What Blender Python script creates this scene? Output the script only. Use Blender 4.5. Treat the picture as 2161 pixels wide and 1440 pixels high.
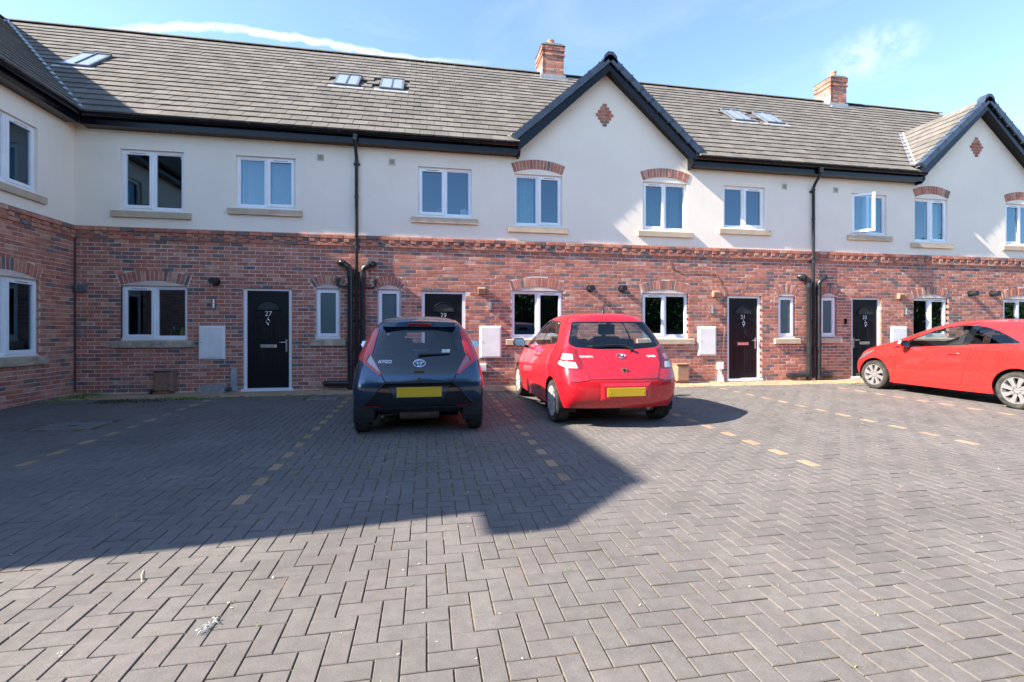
import bpy, bmesh, math, random
from mathutils import Vector, Matrix
from mathutils.bvhtree import BVHTree
for _o in list(bpy.data.objects): bpy.data.objects.remove(_o)
random.seed(7)
SC = bpy.context.scene
COL = SC.collection
R = math.radians

# ------------------------------------------------------------------ camera
CAM = Vector((0.0, -10.19, 1.2)); YAW = 10.2
cd = bpy.data.cameras.new('camera'); cam = bpy.data.objects.new('camera', cd); COL.objects.link(cam)
cam.location = CAM; cam.rotation_euler = (R(90), 0, R(-YAW))
cd.sensor_width = 36.0; cd.lens = 36.0*997.0/2161.0; cd.shift_y = -17.0/2161.0
cd.clip_start = 0.05; cd.clip_end = 4000
SC.camera = cam

# ------------------------------------------------------------------ sun and sky
SUN_V = Vector((1.0, 0.13, -0.748)).normalized()          # the way the light travels
SUN_EL = math.asin(-SUN_V.z); SUN_AZ = math.atan2(-SUN_V.x, -SUN_V.y)   # azimuth from +Y towards +X
SKY_STRENGTH = 0.124; SUN_STRENGTH = 5.0; EXPOSURE = 1.84
sl_ = bpy.data.lights.new('sun', 'SUN'); sl_.energy = SUN_STRENGTH; sl_.angle = R(0.53); sl_.color = (1.0, 0.91, 0.79)
sun = bpy.data.objects.new('sun', sl_); COL.objects.link(sun)
sun.rotation_euler = SUN_V.to_track_quat('-Z', 'Y').to_euler(); sun.location = (-20, -5, 20)

W = bpy.data.worlds.new('World'); SC.world = W; W.use_nodes = True
nt = W.node_tree; nt.nodes.clear()
def wn(t, **k):
    n = nt.nodes.new(t)
    for a, b in k.items(): setattr(n, a, b)
    return n
def wl(a, b): nt.links.new(a, b)
def wm(op, a, b=None, c=None, clamp=False):
    n = wn('ShaderNodeMath', operation=op, use_clamp=clamp)
    for i, v in enumerate((a, b, c)):
        if v is None: continue
        if isinstance(v, (int, float)): n.inputs[i].default_value = v
        else: wl(v, n.inputs[i])
    return n.outputs[0]
sky = wn('ShaderNodeTexSky'); sky.sky_type = 'NISHITA'; sky.sun_disc = False
sky.sun_elevation = SUN_EL; sky.sun_rotation = SUN_AZ; sky.altitude = 20; sky.air_density = 0.9; sky.dust_density = 0.2; sky.ozone_density = 2.4
tc = wn('ShaderNodeTexCoord'); sep = wn('ShaderNodeSeparateXYZ'); wl(tc.outputs['Generated'], sep.inputs[0])
az = wm('MULTIPLY', wm('ARCTAN2', sep.outputs[0], sep.outputs[1]), 57.29578)
el = wm('MULTIPLY', wm('ARCSINE', sep.outputs[2]), 57.29578)
nz = wn('ShaderNodeTexNoise'); nz.inputs['Scale'].default_value = 34; nz.inputs['Detail'].default_value = 6; nz.inputs['Roughness'].default_value = .62
wl(tc.outputs['Generated'], nz.inputs['Vector'])
# the aeroplane trail: a thin band of cloud along el = f(az)
f_az = wm('ADD', 29.529, wm('MULTIPLY', az, wm('ADD', -0.01519, wm('MULTIPLY', az, wm('MULTIPLY_ADD', az, 0.0002445, 0.002935)))))
off = wm('ADD', wm('SUBTRACT', el, f_az), wm('MULTIPLY', wm('SUBTRACT', nz.outputs[0], .5), 0.9))
wid = wm('MULTIPLY', wm('SUBTRACT', 1.0, wm('DIVIDE', wm('ABSOLUTE', off), 0.42), clamp=True), 1.7, clamp=True)
end1 = wm('DIVIDE', wm('ADD', az, 34.0), 7.0, clamp=True); end2 = wm('DIVIDE', wm('SUBTRACT', 8.0, az), 8.0, clamp=True)
trail = wm('MULTIPLY', wm('MULTIPLY', wid, wm('MULTIPLY', end1, end2)), wm('MULTIPLY_ADD', nz.outputs[0], 1.1, 0.1, clamp=True))
# thin high cirrus
mp = wn('ShaderNodeMapping'); mp.inputs['Scale'].default_value = (2.2, 2.2, 7.0); mp.inputs['Rotation'].default_value = (0.3, 0.2, 0.5)
wl(tc.outputs['Generated'], mp.inputs['Vector'])
nc = wn('ShaderNodeTexNoise'); nc.inputs['Scale'].default_value = 1.6; nc.inputs['Detail'].default_value = 8; nc.inputs['Roughness'].default_value = .6; nc.inputs['Distortion'].default_value = .5
wl(mp.outputs[0], nc.inputs['Vector'])
cir = wm('MULTIPLY', wm('MULTIPLY', wm('SUBTRACT', nc.outputs[0], .52), 2.6, clamp=True), .16)
# one wisp over the right hand chimney
dx = wm('DIVIDE', wm('SUBTRACT', az, 47.5), 4.6); dy = wm('DIVIDE', wm('SUBTRACT', el, 25.3), 2.4)
wisp = wm('SUBTRACT', 1.0, wm('ADD', wm('MULTIPLY', dx, dx), wm('MULTIPLY', dy, dy)), clamp=True)
wisp = wm('MULTIPLY', wisp, wm('MULTIPLY', wm('SUBTRACT', nz.outputs[0], .36), 1.5, clamp=True))
cl = wm('ADD', wm('ADD', wm('MULTIPLY', trail, .8), cir), wm('MULTIPLY', wisp, 1.0), clamp=True)
mx = wn('ShaderNodeMix', data_type='RGBA'); wl(cl, mx.inputs['Factor']); wl(sky.outputs[0], mx.inputs['A']); mx.inputs['B'].default_value = (3.4, 3.5, 3.6, 1)
bg = wn('ShaderNodeBackground'); bg.inputs['Strength'].default_value = SKY_STRENGTH; wl(mx.outputs['Result'], bg.inputs['Color'])
wo = wn('ShaderNodeOutputWorld'); wl(bg.outputs[0], wo.inputs['Surface'])

vs = SC.view_settings; vs.view_transform = 'Standard'; vs.look = 'None'; vs.gamma = 1.0; vs.exposure = EXPOSURE; vs.use_curve_mapping = False
SC.render.engine = 'CYCLES'
try: SC.cycles.max_bounces = 8; SC.cycles.transparent_max_bounces = 24
except Exception: pass

# ------------------------------------------------------------------ materials
class NB:
    def __init__(s, name):
        s.m = bpy.data.materials.new(name); s.m.use_nodes = True; s.t = s.m.node_tree; s.t.nodes.clear()
        s.out = s.n('ShaderNodeOutputMaterial')
    def n(s, t, **k):
        n = s.t.nodes.new(t)
        for a, b in k.items(): setattr(n, a, b)
        return n
    def l(s, a, b): s.t.links.new(a, b)
    def v(s, sock, val):
        if isinstance(val, (int, float)): sock.default_value = val
        elif isinstance(val, (tuple, list)): sock.default_value = tuple(val) if len(val) == 4 or sock.type == 'VECTOR' else tuple(val)+(1,)
        else: s.l(val, sock)
    def math(s, op, a, b=None, c=None, clamp=False):
        n = s.n('ShaderNodeMath', operation=op, use_clamp=clamp)
        for i, q in enumerate((a, b, c)):
            if q is not None: s.v(n.inputs[i], q)
        return n.outputs[0]
    def pos(s, sc=(1, 1, 1)):
        g = s.n('ShaderNodeNewGeometry')
        if sc == (1, 1, 1): return g.outputs['Position']
        m = s.n('ShaderNodeMapping'); m.inputs['Scale'].default_value = sc; s.l(g.outputs['Position'], m.inputs[0]); return m.outputs[0]
    def noise(s, scale, detail=4, rough=.55, vec=None):
        n = s.n('ShaderNodeTexNoise'); n.inputs['Scale'].default_value = scale; n.inputs['Detail'].default_value = detail; n.inputs['Roughness'].default_value = rough
        s.l(vec if vec is not None else s.pos(), n.inputs['Vector']); return n.outputs[0]
    def rng(s, x, a, b, c=0., d=1.):
        n = s.n('ShaderNodeMapRange'); s.v(n.inputs[0], x)
        for i, q in zip((1, 2, 3, 4), (a, b, c, d)): n.inputs[i].default_value = q
        return n.outputs[0]
    def mix(s, f, a, b, mode='MIX'):
        n = s.n('ShaderNodeMix', data_type='RGBA', blend_type=mode); s.v(n.inputs['Factor'], f); s.v(n.inputs['A'], a); s.v(n.inputs['B'], b); return n.outputs['Result']
    def ramp(s, x, stops, const=False):
        n = s.n('ShaderNodeValToRGB'); e = n.color_ramp.elements; n.color_ramp.interpolation = 'CONSTANT' if const else 'LINEAR'
        while len(e) < len(stops): e.new(.5)
        for q, (p, c) in zip(e, stops): q.position = p; q.color = tuple(c)+(1,)
        s.v(n.inputs[0], x); return n.outputs[0]
    def bump(s, h, st=.3, dist=.01):
        n = s.n('ShaderNodeBump'); n.inputs['Strength'].default_value = st; n.inputs['Distance'].default_value = dist; s.l(h, n.inputs['Height']); return n.outputs[0]
    def bsdf(s, col, rough=.6, metal=0., coat=0., normal=None, spec=.5, trans=0., ior=1.45, sheen=0., crough=.03):
        b = s.n('ShaderNodeBsdfPrincipled'); s.v(b.inputs['Base Color'], col); s.v(b.inputs['Roughness'], rough); s.v(b.inputs['Metallic'], metal)
        b.inputs['Coat Weight'].default_value = coat; b.inputs['Coat Roughness'].default_value = crough; b.inputs['Specular IOR Level'].default_value = spec
        b.inputs['Transmission Weight'].default_value = trans; b.inputs['IOR'].default_value = ior
        if normal is not None: s.l(normal, b.inputs['Normal'])
        return b
    def end(s, sh): s.l(sh.outputs[0], s.out.inputs['Surface']); return s.m
def rand_of(b, obj):
    if obj: return b.n('ShaderNodeObjectInfo').outputs['Random']
    return b.n('ShaderNodeNewGeometry').outputs['Random Per Island']
def simple(name, col, rough=.5, metal=0., coat=0., var=0., vscale=6., bump=0., bscale=80., spec=.5):
    b = NB(name); c = col; nrm = None
    if var:
        f = b.rng(b.noise(vscale, 5), .3, .7, 1-var, 1+var*.6)
        c = b.mix(1.0, col, f, 'MULTIPLY')
    if bump: nrm = b.bump(b.noise(bscale, 3), bump, .004)
    return b.end(b.bsdf(c, rough, metal, coat, nrm, spec))
def mk_brick(name, obj):
    b = NB(name); r = rand_of(b, obj)
    base = b.ramp(r, [(0, (0.350, 0.099, 0.053)), (.12, (0.420, 0.132, 0.072)), (.25, (0.315, 0.087, 0.050)), (.37, (0.466, 0.178, 0.106)), (.48, (0.373, 0.108, 0.055)), (.58, (0.279, 0.090, 0.060)), (.66, (0.420, 0.158, 0.100)), (.74, (0.490, 0.264, 0.178)), (.79, (0.163, 0.075, 0.069)), (.84, (0.073, 0.062, 0.070)), (.90, (0.106, 0.083, 0.081)), (.95, (0.350, 0.119, 0.067))], True)
    n1 = b.noise(9, 5, .6); n2 = b.noise(55, 4, .6); n3 = b.noise(1.1, 3)
    c = b.mix(1.0, base, b.rng(n1, .3, .7, .72, 1.35), 'MULTIPLY')
    c = b.mix(.17, c, (.52, .35, .31))
    sm = b.math('MULTIPLY', b.rng(n1, .52, .72), b.rng(n3, .38, .66), clamp=True)
    sm2 = b.math('MULTIPLY', b.math('ADD', sm, b.math('MULTIPLY', b.rng(n2, .5, .7), .35), clamp=True), .52)
    c = b.mix(sm2, c, (.46, .36, .31))
    return b.end(b.bsdf(c, .88, normal=b.bump(n2, .5, .006), spec=.25))
def mk_tile(name, obj):
    b = NB(name); r = rand_of(b, obj)
    base = b.ramp(r, [(0, (.132, .119, .106)), (.3, (.158, .144, .128)), (.6, (.120, .110, .099)), (1, (.172, .157, .140))])
    n1 = b.noise(3.5, 5, .6); n2 = b.noise(40, 4, .65)
    c = b.mix(1.0, base, b.rng(n1, .3, .7, .78, 1.15), 'MULTIPLY')
    c = b.mix(b.math('MULTIPLY', b.rng(n2, .58, .72), .75), c, (.06, .055, .045))
    c = b.mix(b.math('MULTIPLY', b.rng(b.noise(70, 2), .67, .72), .6), c, (.5, .48, .42))
    return b.end(b.bsdf(c, .9, normal=b.bump(n2, .5, .006), spec=.2))
def mk_paver(name, obj, tint=None):
    b = NB(name); r = rand_of(b, obj)
    base = b.ramp(r, tint or [(0, (.128, .117, .109)), (.25, (.139, .127, .118)), (.5, (.137, .121, .114)), (.75, (.126, .118, .111)), (1, (.143, .127, .119))])
    n1 = b.noise(1.3, 4, .6); n2 = b.noise(170, 3, .7); n3 = b.noise(16, 4, .6)
    c = b.mix(1.0, base, b.rng(n1, .3, .7, .86, 1.12), 'MULTIPLY')
    c = b.mix(1.0, c, b.rng(n2, .3, .7, .8, 1.22), 'MULTIPLY')
    c = b.mix(1.0, c, b.rng(n3, .3, .72, .86, 1.1), 'MULTIPLY')
    c = b.mix(b.math('MULTIPLY', b.rng(b.noise(.8, 5, .65), .56, .72), .22), c, (.05, .047, .043))
    v = b.n('ShaderNodeTexVoronoi'); v.inputs['Scale'].default_value = 2.6; b.l(b.pos(), v.inputs['Vector'])
    spot = b.math('MULTIPLY', b.math('LESS_THAN', v.outputs['Distance'], b.math('MULTIPLY', b.rng(b.noise(25, 2), .5, .75), .11)), b.math('LESS_THAN', v.outputs['Color'], .4))
    c = b.mix(b.math('MULTIPLY', spot, .45), c, (.55, .54, .5))
    return b.end(b.bsdf(c, .86, normal=b.bump(n2, .45, .004), spec=.3))
M = {}
M['brick_o'] = mk_brick('brick_single', True); M['brick_s'] = mk_brick('brick_joined', False)
M['tile_o'] = mk_tile('tile_single', True); M['tile_s'] = mk_tile('tile_joined', False)
M['paver_o'] = mk_paver('paver_single', True); M['paver_s'] = mk_paver('paver_joined', False)
BUFF = [(0, (.30, .205, .13)), (.5, (.335, .23, .15)), (1, (.26, .172, .11))]
M['buff_o'] = mk_paver('buff_single', True, BUFF); M['buff_s'] = mk_paver('buff_joined', False, [(0, (.36, .25, .15)), (.5, (.42, .29, .18)), (1, (.30, .20, .12))])
M['mortar'] = simple('mortar', (.66, .55, .48), .95, var=.25, vscale=3, bump=.3, bscale=120)
def mk_render():
    b = NB('cream_render'); n1 = b.noise(.9, 4); n2 = b.noise(6, 5, .6, b.pos((1, 1, .18))); n3 = b.noise(260, 2)
    c = b.mix(1.0, (.84, .755, .645), b.rng(n1, .3, .7, .94, 1.02), 'MULTIPLY')
    c = b.mix(b.math('MULTIPLY', b.rng(n2, .56, .8), .11), c, (.5, .43, .35))
    w = b.noise(2.2, 3)
    return b.end(b.bsdf(c, .93, normal=b.bump(b.math('ADD', b.math('MULTIPLY', n3, .3), w), .16, .012), spec=.2))
M['render'] = mk_render()
M['sill'] = simple('cast_stone', (.50, .40, .29), .85, var=.16, vscale=5, bump=.2, bscale=150)
M['sill_old'] = simple('weathered_stone', (.44, .355, .265), .9, var=.4, vscale=7, bump=.2, bscale=120)
M['black'] = simple('black_plastic', (.005, .006, .009), .2, spec=.4, var=.25, vscale=4)
M['verge'] = simple('verge_plastic', (.042, .058, .088), .3, var=.3, vscale=8)
M['pipe'] = simple('pipe_plastic', (.02, .023, .027), .33, var=.35, vscale=7)
M['white'] = simple('white_plastic', (.80, .81, .83), .28, var=.05, vscale=3)
M['meter'] = simple('meter_box_white', (.78, .77, .74), .5, var=.08, vscale=4)
M['vent'] = simple('vent_cream', (.60, .54, .45), .6, var=.1); M['louvre'] = simple('louvre_grey', (.34, .33, .27), .6)
M['cover'] = simple('cover_metal', (.17, .175, .165), .6, var=.3, vscale=20)
M['brown'] = simple('brown_plastic', (.26, .145, .10), .55, var=.25, vscale=9)
M['tan'] = simple('tan_plastic', (.33, .19, .12), .6, var=.15)
M['grey'] = simple('grey_plastic', (.34, .36, .38), .5, var=.2)
M['lead'] = simple('lead', (.30, .31, .33), .5, var=.25, vscale=12)
M['concrete'] = simple('concrete', (.27, .26, .24), .92, var=.3, vscale=14, bump=.4, bscale=90)
M['chrome'] = simple('chrome', (.75, .75, .76), .12, metal=1.)
M['steel'] = simple('brushed_steel', (.55, .55, .56), .3, metal=1.)
M['terracotta'] = simple('terracotta', (.45, .21, .12), .85, var=.2, vscale=10)
M['door'] = simple('door_black', (.006, .007, .010), .38, var=.2, spec=.3, bump=.06, bscale=60)
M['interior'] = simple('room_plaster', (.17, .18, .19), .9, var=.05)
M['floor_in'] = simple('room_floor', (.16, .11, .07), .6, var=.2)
M['curtain'] = simple('curtain_cloth', (.42, .45, .45), .9, var=.04, vscale=3)
M['sand'] = None
def mk_sand():
    b = NB('joint_sand'); n1 = b.noise(2.0, 4); n2 = b.noise(60, 3, .7)
    c = b.mix(b.rng(n2, .35, .65), (.05, .034, .018), (.24, .155, .075))
    c = b.mix(b.math('MULTIPLY', b.rng(n1, .5, .62), .5), c, (.05, .065, .02))
    return b.end(b.bsdf(c, .97, normal=b.bump(n2, .8, .01), spec=.1))
M['sand'] = mk_sand()
def mk_glass(name, tint, blend, rough=0.0, coat=(1, 1, 1)):
    b = NB(name); lw = b.n('ShaderNodeLayerWeight'); lw.inputs['Blend'].default_value = .5
    fr = b.math('MULTIPLY_ADD', b.math('POWER', lw.outputs['Facing'], 5.0), 1-blend, blend)      # Schlick, the same from both sides
    t = b.n('ShaderNodeBsdfTransparent'); t.inputs[0].default_value = tint+(1,)
    g = b.n('ShaderNodeBsdfGlossy'); g.inputs['Roughness'].default_value = rough; g.inputs['Color'].default_value = coat+(1,)
    m = b.n('ShaderNodeMixShader'); b.l(fr, m.inputs[0]); b.l(t.outputs[0], m.inputs[1]); b.l(g.outputs[0], m.inputs[2])
    b.l(m.outputs[0], b.out.inputs['Surface']); return b.m
M['glass'] = mk_glass('window_glass', (.48, .58, .60), .16, coat=(.58, .82, 1.0))
M['car_glass'] = mk_glass('car_glass', (.80, .87, .85), .07)
M['privacy'] = mk_glass('privacy_glass', (.30, .36, .37), .08)
def mk_frost():
    b = NB('frosted_glass'); return b.end(b.bsdf((.09, .14, .155), .18, spec=.8))
M['frost'] = mk_frost()
def mk_roofglass():
    b = NB('roof_glass'); return b.end(b.bsdf((.30, .33, .35), .06, spec=1.0, coat=1.0))
M['roofglass'] = mk_roofglass()
def mk_leaf(name, c1, c2, obj=False):
    b = NB(name); r = rand_of(b, obj); c = b.mix(r, c1, c2); return b.end(b.bsdf(c, .6, spec=.3))
M['leaf'] = mk_leaf('leaf_green', (.022, .05, .012), (.07, .12, .03))
M['leaf2'] = mk_leaf('leaf_olive', (.04, .06, .015), (.11, .13, .04))
M['bark'] = simple('bark', (.09, .07, .05), .9, var=.4, vscale=12, bump=.6, bscale=40)
M['moss'] = mk_leaf('moss_green', (.08, .15, .03), (.26, .30, .08))
M['litter'] = mk_leaf('litter', (.45, .38, .22), (.72, .70, .62))
M['asphalt'] = simple('asphalt', (.05, .05, .05), .9, var=.2, bump=.4)
M['yellow'] = simple('plate_yellow', (.56, .36, .02), .4)
M['soap'] = simple('soap_yellow', (.75, .6, .03), .3)
M['blue'] = simple('blue_plastic', (.07, .22, .42), .4)
M['pink'] = simple('pink_plastic', (.6, .25, .2), .5)
M['letter'] = simple('letter_silver', (.74, .74, .73), .35, metal=.3)
M['teal'] = simple('curtain_reflection_teal', (.10, .20, .19), .9, var=.25, vscale=4)
M['cyan'] = simple('curtain_cyan', (.42, .62, .66), .9, var=.1, vscale=9)
M['paper'] = simple('paper_white', (.8, .8, .78), .8)
# ------------------------------------------------------------------ mesh helpers
class MB:
    def __init__(s): s.v = []; s.f = []; s.mi = []; s.cur = 0
    def add(s, vs, fs):
        o = len(s.v); s.v += [tuple(p) for p in vs]; s.f += [tuple(i+o for i in f) for f in fs]; s.mi += [s.cur]*len(fs); return s
    def box(s, x0, x1, y0, y1, z0, z1):
        return s.add([(x0,y0,z0),(x1,y0,z0),(x1,y1,z0),(x0,y1,z0),(x0,y0,z1),(x1,y0,z1),(x1,y1,z1),(x0,y1,z1)],
                     [(0,3,2,1),(4,5,6,7),(0,1,5,4),(1,2,6,5),(2,3,7,6),(3,0,4,7)])
    def bbox(s, x0, x1, y0, y1, z0, z1, b=.004):
        # box with chamfered front (-Y) and vertical edges: an octagon-ish prism in XZ with bevelled front
        a = [(x0,y1,z0),(x1,y1,z0),(x1,y1,z1),(x0,y1,z1),(x0,y0+b,z0),(x1,y0+b,z0),(x1,y0+b,z1),(x0,y0+b,z1),(x0+b,y0,z0+b),(x1-b,y0,z0+b),(x1-b,y0,z1-b),(x0+b,y0,z1-b)]
        return s.add(a, [(0,1,2,3),(0,4,5,1),(1,5,6,2),(2,6,7,3),(3,7,4,0),(4,8,9,5),(5,9,10,6),(6,10,11,7),(7,11,8,4),(8,11,10,9)])
    def quad(s, a, b, c, d): return s.add([a, b, c, d], [(0,1,2,3)])
    def prism(s, poly, y0, y1):
        # poly in XZ extruded along Y
        n = len(poly); vs = [(x, y0, z) for x, z in poly]+[(x, y1, z) for x, z in poly]
        return s.add(vs, [tuple(range(n)), tuple(range(2*n-1, n-1, -1))]+[(i, (i+1) % n, (i+1) % n+n, i+n)[::-1] for i in range(n)])
    def prismx(s, poly, x0, x1):
        # poly in YZ extruded along X
        n = len(poly); vs = [(x0, y, z) for y, z in poly]+[(x1, y, z) for y, z in poly]
        return s.add(vs, [tuple(range(n)), tuple(range(2*n-1, n-1, -1))]+[(i, (i+1) % n, (i+1) % n+n, i+n)[::-1] for i in range(n)])
    def tube(s, path, r, n=10, cap=True, close=False):
        P = [Vector(p) for p in path]; rs = r if isinstance(r, (list, tuple)) else [r]*len(P); rings = []; up = None
        for i, p in enumerate(P):
            a = P[i-1] if (i > 0 or close) else p; b = P[(i+1) % len(P)] if (i < len(P)-1 or close) else p
            d = (b-a).normalized()
            if up is None: up = d.orthogonal().normalized()
            up = (up-d*up.dot(d)); up = up.normalized() if up.length > 1e-6 else d.orthogonal().normalized()
            w = d.cross(up); k = 1.0
            if 0 < i < len(P)-1 or close:
                c = ((p-a).normalized()).dot((b-p).normalized()); k = 1/max(.5, math.sqrt(max(.05, (1+c)/2)))
            rings.append([p+(up*math.cos(t)+w*math.sin(t))*rs[i]*k for t in [2*math.pi*j/n for j in range(n)]])
        vs = [q for rg in rings for q in rg]; m = len(rings); fs = []
        for i in range(m if close else m-1):
            for j in range(n): fs.append((i*n+j, i*n+(j+1) % n, ((i+1) % m)*n+(j+1) % n, ((i+1) % m)*n+j))
        if cap and not close: fs += [tuple(range(n))[::-1], tuple(range((m-1)*n, m*n))]
        return s.add(vs, fs)
    def lathe(s, prof, c, axis='Z', n=24, cap=True):
        # prof: (radius, height) pairs
        vs = []; c = Vector(c)
        for r_, h in prof:
            for j in range(n):
                t = 2*math.pi*j/n; a, b = r_*math.cos(t), r_*math.sin(t)
                vs.append(c+(Vector((a, b, h)) if axis == 'Z' else Vector((h, a, b)) if axis == 'X' else Vector((a, h, b))))
        fs = [(i*n+j, i*n+(j+1) % n, (i+1)*n+(j+1) % n, (i+1)*n+j) for i in range(len(prof)-1) for j in range(n)]
        if cap: fs += [tuple(range(n))[::-1], tuple(range((len(prof)-1)*n, len(prof)*n))]
        return s.add(vs, fs)
    def mesh(s, name, mats, smooth=False, fix=True):
        me = bpy.data.meshes.new(name); me.from_pydata(s.v, [], s.f)
        for m in (mats if isinstance(mats, (list, tuple)) else [mats]): me.materials.append(m)
        if any(s.mi): me.polygons.foreach_set('material_index', s.mi)
        if fix and len(s.f) < 20000:
            bm = bmesh.new(); bm.from_mesh(me); bmesh.ops.recalc_face_normals(bm, faces=bm.faces[:]); bm.to_mesh(me); bm.free()
        if smooth:
            me.polygons.foreach_set('use_smooth', [True]*len(me.polygons))
            if smooth != 'all': me.set_sharp_from_angle(angle=R(smooth if isinstance(smooth, (int, float)) and smooth > 1 else 38))
        me.update(); return me
    def build(s, name, mats, parent=None, smooth=False, **k):
        return link(name, s.mesh(name, mats, smooth, k.pop('fix', True)), parent, **k)
OFF = {}   # parts of a thing are written in the thing's own frame; OFF shifts world-x drawings of the terrace into it
def link(name, me, parent=None, loc=None, rot=None, scale=None, label=None, kind=None):
    o = bpy.data.objects.new(name, me); COL.objects.link(o)
    if parent is not None:
        o.parent = parent
        if loc is None and parent.name in OFF: loc = OFF[parent.name]
        elif loc is not None and parent.name in OFF: loc = Vector(loc)+Vector(OFF[parent.name])
    if loc is not None: o.location = loc
    if rot is not None: o.rotation_euler = rot
    if scale is not None: o.scale = scale
    if label: o['label'] = label
    if kind: o['kind'] = kind
    return o
def thing(name, label, cat, loc=(0, 0, 0), rz=0, group=None, rot=None):
    o = bpy.data.objects.new(name, None); COL.objects.link(o); o.location = loc; o.rotation_euler = rot or (0, 0, rz)
    o.empty_display_size = .2; o['label'] = label; o['category'] = cat
    if group: o['group'] = group
    return o
def tag(o, label, cat, group=None):
    o['label'] = label; o['category'] = cat
    if group: o['group'] = group
    return o
def struct(o): o['kind'] = 'structure'; return o
def many(items, tv, tf):
    """join copies of a template: items are (loc, scale, tiltx, tilty)"""
    m = MB(); n = len(tv); v = m.v; f = m.f
    for k, (L, S, ax, ay) in enumerate(items):
        o = k*n
        for (x, y, z) in tv:
            x *= S[0]; y *= S[1]; z *= S[2]; v.append((L[0]+x, L[1]+y, L[2]+z+ax*x+ay*y))
        f += [tuple(i+o for i in q) for q in tf]
    m.mi = [0]*len(f); return m
def text_mesh(txt, size, depth, mat, bold=0.0):
    cu = bpy.data.curves.new('text', 'FONT'); cu.body = txt; cu.size = size; cu.extrude = depth; cu.align_x = 'CENTER'; cu.align_y = 'CENTER'; cu.offset = bold; cu.resolution_u = 3
    o = bpy.data.objects.new('text', cu); COL.objects.link(o); dg = bpy.context.evaluated_depsgraph_get(); dg.update()
    me = bpy.data.meshes.new_from_object(o.evaluated_get(dg)); bpy.data.objects.remove(o); bpy.data.curves.remove(cu)
    me.materials.clear(); me.materials.append(mat); return me

# ------------------------------------------------------------------ ground and paving
SLOPE = math.tan(R(1.1)); G0 = 0.04
def gz(y): return G0+SLOPE*y
ground = struct(MB().quad((-400, -400, -.34), (400, -400, -.34), (400, 400, -.34), (-400, 400, -.34)).build('ground', M['asphalt']))
CX0, CX1, CY0 = -16.0, 24.0, -14.0
court = MB().quad((CX0, CY0, -.0062), (CX1, CY0, -.0062), (CX1, .3, -.0062), (CX0, .3, -.0062)).build('parking_court', M['sand'])
struct(court); court.location = (0, 0, G0); court.rotation_euler = (math.atan(SLOPE), 0, 0)
mb = MB(); mb.box(CX0, CX1, CY0-.1, CY0, -.25, -.0); mb.build('court_edging', M['concrete'], court)
PP = .104; GAP = .0056
def paver_template(lx, ly, b=.003, h=.03):
    x, y = lx/2, ly/2
    v = [(-x,-y,-h),(x,-y,-h),(x,y,-h),(-x,y,-h),(-x,-y,-b),(x,-y,-b),(x,y,-b),(-x,y,-b),(-x+b,-y+b,0),(x-b,-y+b,0),(x-b,y-b,0),(-x+b,y-b,0)]
    return v, [(0,1,5,4),(1,2,6,5),(2,3,7,6),(3,0,4,7),(4,5,9,8),(5,6,10,9),(6,7,11,10),(7,4,8,11),(8,9,10,11)]
TH = paver_template(2*PP-GAP, PP-GAP); TV = paver_template(PP-GAP, 2*PP-GAP)
def tmesh(name, T, mat):
    me = bpy.data.meshes.new(name); me.from_pydata(T[0], [], T[1]); me.materials.append(mat); return me
MEH = tmesh('paver', TH, M['paver_o']); MEV = tmesh('paver', TV, M['paver_o']); MEM = tmesh('marker_paver', TV, M['buff_o'])
BAYS = [-3.82, -1.37, 1.145, 3.68, 6.19, 8.75, 11.3]; BAYEND = [-5.0, -6.25, -6.2, -6.2, -6.1, -6.1, -6.1]
marker_cells = {}
for bx, be in zip(BAYS, BAYEND): marker_cells[math.floor(bx/PP)] = be
BORDER = -.74
prs = random.Random(3); pool = []; hs = []; vsl = []; markers = []
cyaw = R(YAW)
i0, i1, j0, j1 = int(-13.5/PP), int(19.5/PP), int(-11.8/PP), int(BORDER/PP)
covers = [(-4.58, -3.06, .34, .24), (-1.85, -1.15, .26, .2), (9.6, -.95, .34, .16)]
for i in range(i0, i1):
    for j in range(j0, j1):
        c = (i-j) % 4
        if c == 0: cx, cy, hor = (i+1)*PP, (j+.5)*PP, True
        elif c == 3: cx, cy, hor = (i+.5)*PP, (j+1)*PP, False
        else: continue
        if cx < -6.5 and cy > -7.65: continue
        if abs(cx) > 12 and cy < -9: continue
        if any(abs(cx-q[0]) < q[2]+.04 and abs(cy-q[1]) < q[3]+.04 for q in covers): continue
        dx, dy = cx-CAM.x, cy-CAM.y; dep = dx*math.sin(cyaw)+dy*math.cos(cyaw); lat = dx*math.cos(cyaw)-dy*math.sin(cyaw)
        it = ((cx, cy, prs.gauss(0, .0011)), (1, 1, 1), prs.gauss(0, .007), prs.gauss(0, .007))
        if not hor and i in marker_cells and cy > marker_cells[i] and cy < -1.05: markers.append(it); continue
        if dep > 1.75 and abs(lat) < dep*1.09+.1: pool.append((dep*dep+lat*lat*.6, it, hor))
        else: (hs if hor else vsl).append(it)
pool.sort(key=lambda q: q[0])
for d, it, hor in pool[:300]: link('paver', MEH if hor else MEV, court, it[0], (it[3], -it[2], 0))
for d, it, hor in pool[300:]: (hs if hor else vsl).append(it)
for it in markers: link('marker_paver', MEM, court, it[0], (it[3], -it[2], 0))
m1 = many(hs, *TH); m2 = many(vsl, *TV); m1.add(m2.v, m2.f)
m1.build('paver_field', M['paver_s'], court, fix=False, kind='stuff')
items = []
y = -.06; row = 0
while y > BORDER+.03:
    x = -6.4+(row % 2)*PP
    while x < 19: items.append(((x, y, prs.gauss(0, .001)), (1, 1, 1), prs.gauss(0, .006), prs.gauss(0, .006))); x += 2*PP
    y -= PP; row += 1
many(items, *TH).build('border_pavers', M['buff_s'], court, fix=False, kind='stuff')
x = -6.3; it2 = []
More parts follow.
